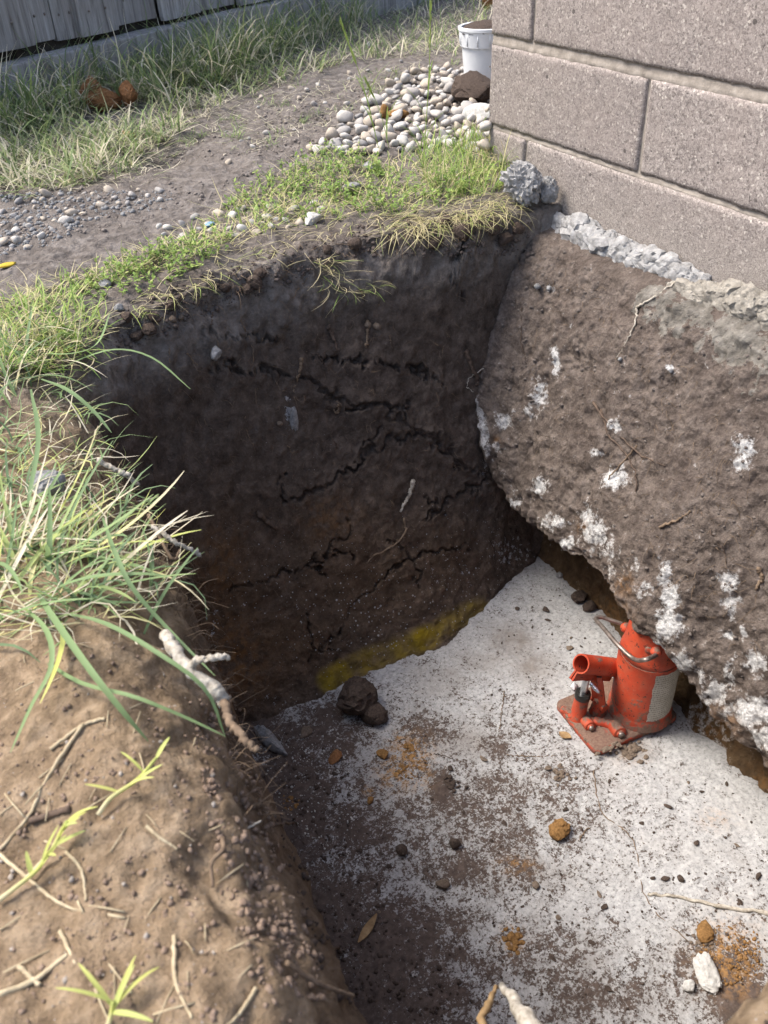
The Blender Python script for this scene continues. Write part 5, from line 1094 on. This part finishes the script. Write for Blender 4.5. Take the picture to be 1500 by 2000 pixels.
crumbs(1500, [(960, 1200), (1080, 1110), (1180, 1250), (1100, 1370), (1180, 1500), (1340, 1440), (1500, 1620), (1500, 2000), (700, 2000), (560, 1700), (520, 1480), (640, 1420), (800, 1300)], .0007, .0036, CLOD, 'slab_crumbs', 'fine dark crumbs sprinkled over the white slab')
crumbs(700, [(500, 1450), (640, 1400), (700, 1600), (760, 1800), (900, 1900), (900, 2000), (640, 1950), (560, 1700)], .0012, .006, CLOD, 'corner_crumbs', 'brown soil crumbs heaped on the darker side of slab')
crumbs(420, [(740, 1460), (830, 1440), (840, 1520), (780, 1540)], .0006, .0026, OCHRE, 'ochre_crumbs', 'orange clay crumbs in the stain on the slab'); crumbs(500, [(1360, 1800), (1480, 1820), (1490, 1900), (1420, 1930), (1370, 1880)], .0008, .0042, OCHRE, 'ochre_crumbs', 'orange clay crumbs near the lower corner of slab')
crumbs(500, [(500, 1440), (640, 1390), (700, 1500), (700, 1700), (600, 1640), (530, 1560)], .0008, .0034, WHITESTONE, 'lime_crumbs', 'white lime crumbs mixed in the dark dirt')
# fine rootlets fringing the pit edge
acc = Acc(); fr = np.random.default_rng(8)
for poly, n, ln in (([(180, 900), (320, 1000), (400, 1180), (470, 1400), (520, 1620), (480, 1640), (400, 1350), (300, 1100), (170, 930)], 330, .045), ([(300, 1060), (370, 1080), (385, 1130), (320, 1140)], 160, .03), ([(330, 590), (600, 470), (850, 430), (1000, 420), (900, 480), (620, 520), (340, 640)], 140, .03), ([(1000, 450), (1300, 640), (1480, 900), (1480, 1300), (1300, 1150), (1050, 900)], 420, .026), ([(300, 700), (600, 560), (900, 560), (900, 900), (700, 1200), (450, 1150), (330, 900)], 320, .022)):
    for (x, y) in inpoly(n, poly, fr):
        P, nrm = hit(x, y); l = fr.uniform(.4, 1.3) * ln; d = nrm * .5 + fr.normal(size=3) * .7; d /= np.linalg.norm(d); mid = P + d * l * .5 + fr.normal(size=3) * l * .15; e = P + d * l + np.array([0, 0, -l * .35]) + fr.normal(size=3) * l * .2
        V, Fs = tube([P, mid, e], .0006, .0003, 7, 3, cap=False); acc.add(V, Fs)
o = link('fine_roots', acc.me('fine_roots'), ROOT); tag(o, 'fine brown rootlets fringing the pit edges', 'roots', kind='stuff')
# dry straw on the left bank
acc = Acc()
for (x, y) in inpoly(45, [(0, 1250), (250, 1200), (400, 1400), (480, 1700), (560, 2000), (0, 2000)], fr):
    P, nrm = hit(x, y); a = fr.uniform(0, 6.28); l = fr.uniform(.01, .035); d = np.array([math.cos(a), math.sin(a), 0]) * l / 2; V, Fs = tube([P - d + nrm * .001, P + nrm * .002, P + d + nrm * .001], fr.uniform(.0004, .001), None, 4, 4); acc.add(V, Fs)
o = link('straw_bits', acc.me('straw_bits'), STRAW); tag(o, 'short straw bits strewn on the near left bank', 'straw', kind='stuff')

# ------------------------------------------------------------------ big grass tufts, stalks and sprouts (one by one)
def tuft(name, cpx, n, L, W, lean, droop, label, seed, spread, az=None, tints=(.1, .35, .6, .9), p=(.25, .35, .2, .2), cat='grass tuft'):
    c = hit(*cpx)[0]; q = np.random.default_rng(seed); t = tag(empty(name, c), label, cat)
    for k in range(n):
        b = np.array([[q.normal() * spread[0], q.normal() * spread[1], 0]]); g = down(c[0] + b[0, 0], c[1] + b[0, 1])
        b[0, 2] = max(g[2], c[2] - .03) - c[2] - .005; one = lambda v: np.array([v])
        a_ = q.uniform(0, 6.28) if az is None else q.normal(az, 1.15)
        dry = q.uniform() < .42; V, Q_, ix = blades(b, one(a_), one(q.uniform(*lean)), one(q.uniform(*L)), one(q.uniform(*W) * (.45 if dry else 1)), one(q.uniform(*droop)), 9, True, one(q.normal(0, .35)))
        me = mesh('blade', V, Q_); ti = q.choice([.92, 1.]) if dry else q.choice(tints, p=p); tt = np.clip(ti + q.normal(0, .06) + np.linspace(-.06, .10, len(V)), 0, 1); setattr_f(me, 'tint', tt); link('blade', me, GRASS_NEAR, t)
    return t
TF = [tuft('grass_tuft', (45, 740), 62, (.07, .15), (.0025, .0065), (.4, 1.45), (.1, 1.2), 'broad-bladed grass tuft at the far left corner of pit', 1, (.035, .05), None),
tuft('grass_tuft', (15, 900), 26, (.06, .14), (.0025, .006), (.5, 1.4), (.1, 1.2), 'small grass tuft between the two big ones at left edge', 2, (.04, .05), None),
tuft('grass_tuft', (40, 1110), 110, (.07, .165), (.003, .0072), (.8, 1.55), (-.1, .7), 'largest broad-bladed grass tuft spilling over the left bank', 3, (.045, .055), .1)]
# single long blades that reach over the pit
def longblade(pts, wd, tint, parent_label, seed, par=None):
    P = resample([np.array(p) for p in pts], 16); T = np.gradient(P, axis=0); S = np.cross(T, [0, 0, 1]); S /= np.linalg.norm(S, axis=1)[:, None] + 1e-9; t = np.linspace(0, 1, 16)
    w_ = wd * .72 * np.clip(np.minimum(.5 + 2 * t, 1) * np.sqrt(np.clip(1.01 - t ** 2.5, 0, 1)), .06, 1)[:, None] / 2; V = np.stack([P - S * w_, P + np.array([0, 0, -1.]) * w_ * .3, P + S * w_], 1).reshape(-1, 3)
    a, b = np.meshgrid(np.arange(15), np.arange(2), indexing='ij'); par = TF[2] if seed in (4, 5, 6, 8, 9, 10, 11) else TF[0]; c0 = np.array(par.location); me = mesh('blade', V - c0, np.stack([a * 3 + b, a * 3 + b + 1, (a + 1) * 3 + b + 1, (a + 1) * 3 + b], -1).reshape(-1, 4)); setattr_f(me, 'tint', np.full(len(V), tint)); o = link('blade', me, GRASS_NEAR, par); o['label'] = parent_label
g_ = lambda x, y, h: onz(x, y, GZ + h)
longblade([g_(90, 735, .0), g_(160, 700, .05), g_(230, 682, .06), g_(300, 700, .05), g_(372, 760, .02)], .007, .35, 'long arched grass blade reaching over the dark pit corner', 1)
longblade([g_(80, 690, .0), g_(140, 690, .05), g_(190, 670, .08), g_(215, 610, .10)], .007, .4, 'upright grass blade leaning right at the pit corner', 2)
longblade([g_(80, 740, .0), g_(130, 760, .06), g_(180, 800, .05), g_(218, 845, .03)], .009, .2, 'broad blue-green blade drooping toward pit from far tuft', 3)
longblade([g_(70, 1150, .0), g_(100, 1200, .05), g_(170, 1300, .07), g_(240, 1390, .05), g_(290, 1448, .02)], .009, .3, 'longest green blade hanging down over the left bank', 4)
longblade([g_(110, 1195, .0), g_(200, 1215, .05), g_(300, 1270, .07), g_(400, 1345, .05), g_(440, 1440, .0)], .007, .25, 'dark green blade crossing the white root', 5)
longblade([g_(60, 1270, .0), g_(150, 1330, .04), g_(260, 1360, .06), g_(360, 1400, .04), g_(440, 1438, .02)], .006, .3, 'low green blade trailing toward the pit below white root', 6)
longblade([g_(60, 760, .0), g_(75, 850, .05), g_(60, 950, .06), g_(50, 1010, .03)], .009, .15, 'blue-green blade bending down between the tufts', 7)
longblade([g_(200, 1010, .02), g_(225, 1080, .07), g_(260, 1150, .06), g_(330, 1230, .03), g_(420, 1320, .02)], .007, .2, 'thin dark blade curving down across the bank to root', 8)
longblade([g_(40, 1180, .0), g_(90, 1230, .06), g_(100, 1300, .06), g_(60, 1380, .04), g_(20, 1470, .02)], .007, .35, 'blade curling down the bank at the left picture edge', 9)
longblade([g_(60, 1100, .0), g_(160, 1060, .07), g_(240, 1010, .09), g_(300, 965, .10)], .007, .45, 'pale blade rising to the upper right from largest tuft', 10)
longblade([g_(60, 1170, .0), g_(160, 1130, .05), g_(260, 1120, .06), g_(330, 1125, .05)], .008, .3, 'flat broad blade lying level across the largest tuft', 11)
# two flowering stalks standing on the far rim
def stalk(base, tip, r, label, seed):
    b = hit(*base)[0]; d = (b - CAM); t = CAM + ray(*tip) * np.linalg.norm(d) * (1 if tip[1] > 0 else .98); c = b
    o = tag(empty('grass_stalk', b), label, 'grass stalk'); pts = [b - c, (b + t) / 2 - c + np.array([.006, 0, .01]), t - c]
    V, Fs = tube(pts, r, r * .5, 20, 5); me = mesh('stem', V, Fs); setattr_f(me, 'tint', np.full(len(V), .5)); link('stem', me, GRASS_RIM, o)
    q = np.random.default_rng(seed); acc = Acc(); P = resample(pts, 40)
    for i in range(26, 40):
        for s in range(3):
            a = q.uniform(0, 6.28); dirv = (P[39] - P[34]); dirv /= np.linalg.norm(dirv); sd_ = np.array([math.cos(a), math.sin(a), .0]) * .0035; p0 = P[i]; V = np.array([p0, p0 + dirv * .008 + sd_ * .8, p0 + dirv * .008 - sd_ * .1, p0 + dirv * .02 + sd_]); acc.add(V, np.array([[0, 1, 3], [0, 3, 2]]), .55)
    link('seed_head', acc.me('seed_head', False, 'tint'), GRASS_RIM, o)
    for k in range(3):
        V, Q_, ix = blades(np.array([P[5 + 5 * k]]), np.array([q.uniform(0, 6.28)]), np.array([.3]), np.array([.12]), np.array([.004]), np.array([.8]), 8, True); me = mesh('blade', V, Q_); setattr_f(me, 'tint', np.full(len(V), .42)); link('blade', me, GRASS_RIM, o)
stalk((742, 300), (668, 48), .0011, 'tall seeding grass stalk leaning left on the far rim', 1)
stalk((826, 330), (842, -30), .0013, 'tall upright seeding grass stalk close to the wall', 2)
stalk((760, 290), (716, 160), .001, 'shorter leaning stalk between the two tall ones', 3)
# bright sprouts on the near bank
def sprout(pxs, label, seed, n=5, L=(.018, .036), W=(.0025, .0042)):
    pts = [hit(x, y, .006 + .004 * i)[0] for i, (x, y) in enumerate(pxs)]; o = tag(empty('grass_sprout', pts[0]), label, 'sprout'); c = pts[0]; q = np.random.default_rng(seed)
    V, Fs = tube([p - c for p in pts], .0022, .0014, 14, 6); me = mesh('stem', V, Fs); setattr_f(me, 'tint', np.linspace(.95, .7, len(V))); link('stem', me, GRASS_NEAR, o); P = resample(pts, 10)
    for k in range(n):
        b = P[int(9 - k * 1.2)] - c; V, Q_, ix = blades(b[None], np.array([q.uniform(-2.2, 2.2) + .6]), np.array([q.uniform(.5, 1.2)]), np.array([q.uniform(*L)]), np.array([q.uniform(*W)]), np.array([q.uniform(.2, 1.2)]), 8, True); me = mesh('blade', V, Q_); setattr_f(me, 'tint', np.full(len(V), q.uniform(.66, .8))); link('blade', me, GRASS_NEAR, o)
sprout([(195, 1600), (230, 1570), (265, 1545), (298, 1510)], 'bright yellow-green sprout, topmost on the near bank', 1)
sprout([(60, 1720), (110, 1680), (140, 1640), (160, 1620)], 'bright sprout in the middle of the near bank', 2)
sprout([(0, 1770), (50, 1740), (85, 1715), (110, 1690)], 'low pale sprout at the left edge of near bank', 3, 4)
sprout([(215, 2010), (225, 1985), (232, 1965)], 'blurred sprout with upright blades at the bottom edge', 4, 6, (.025, .04))
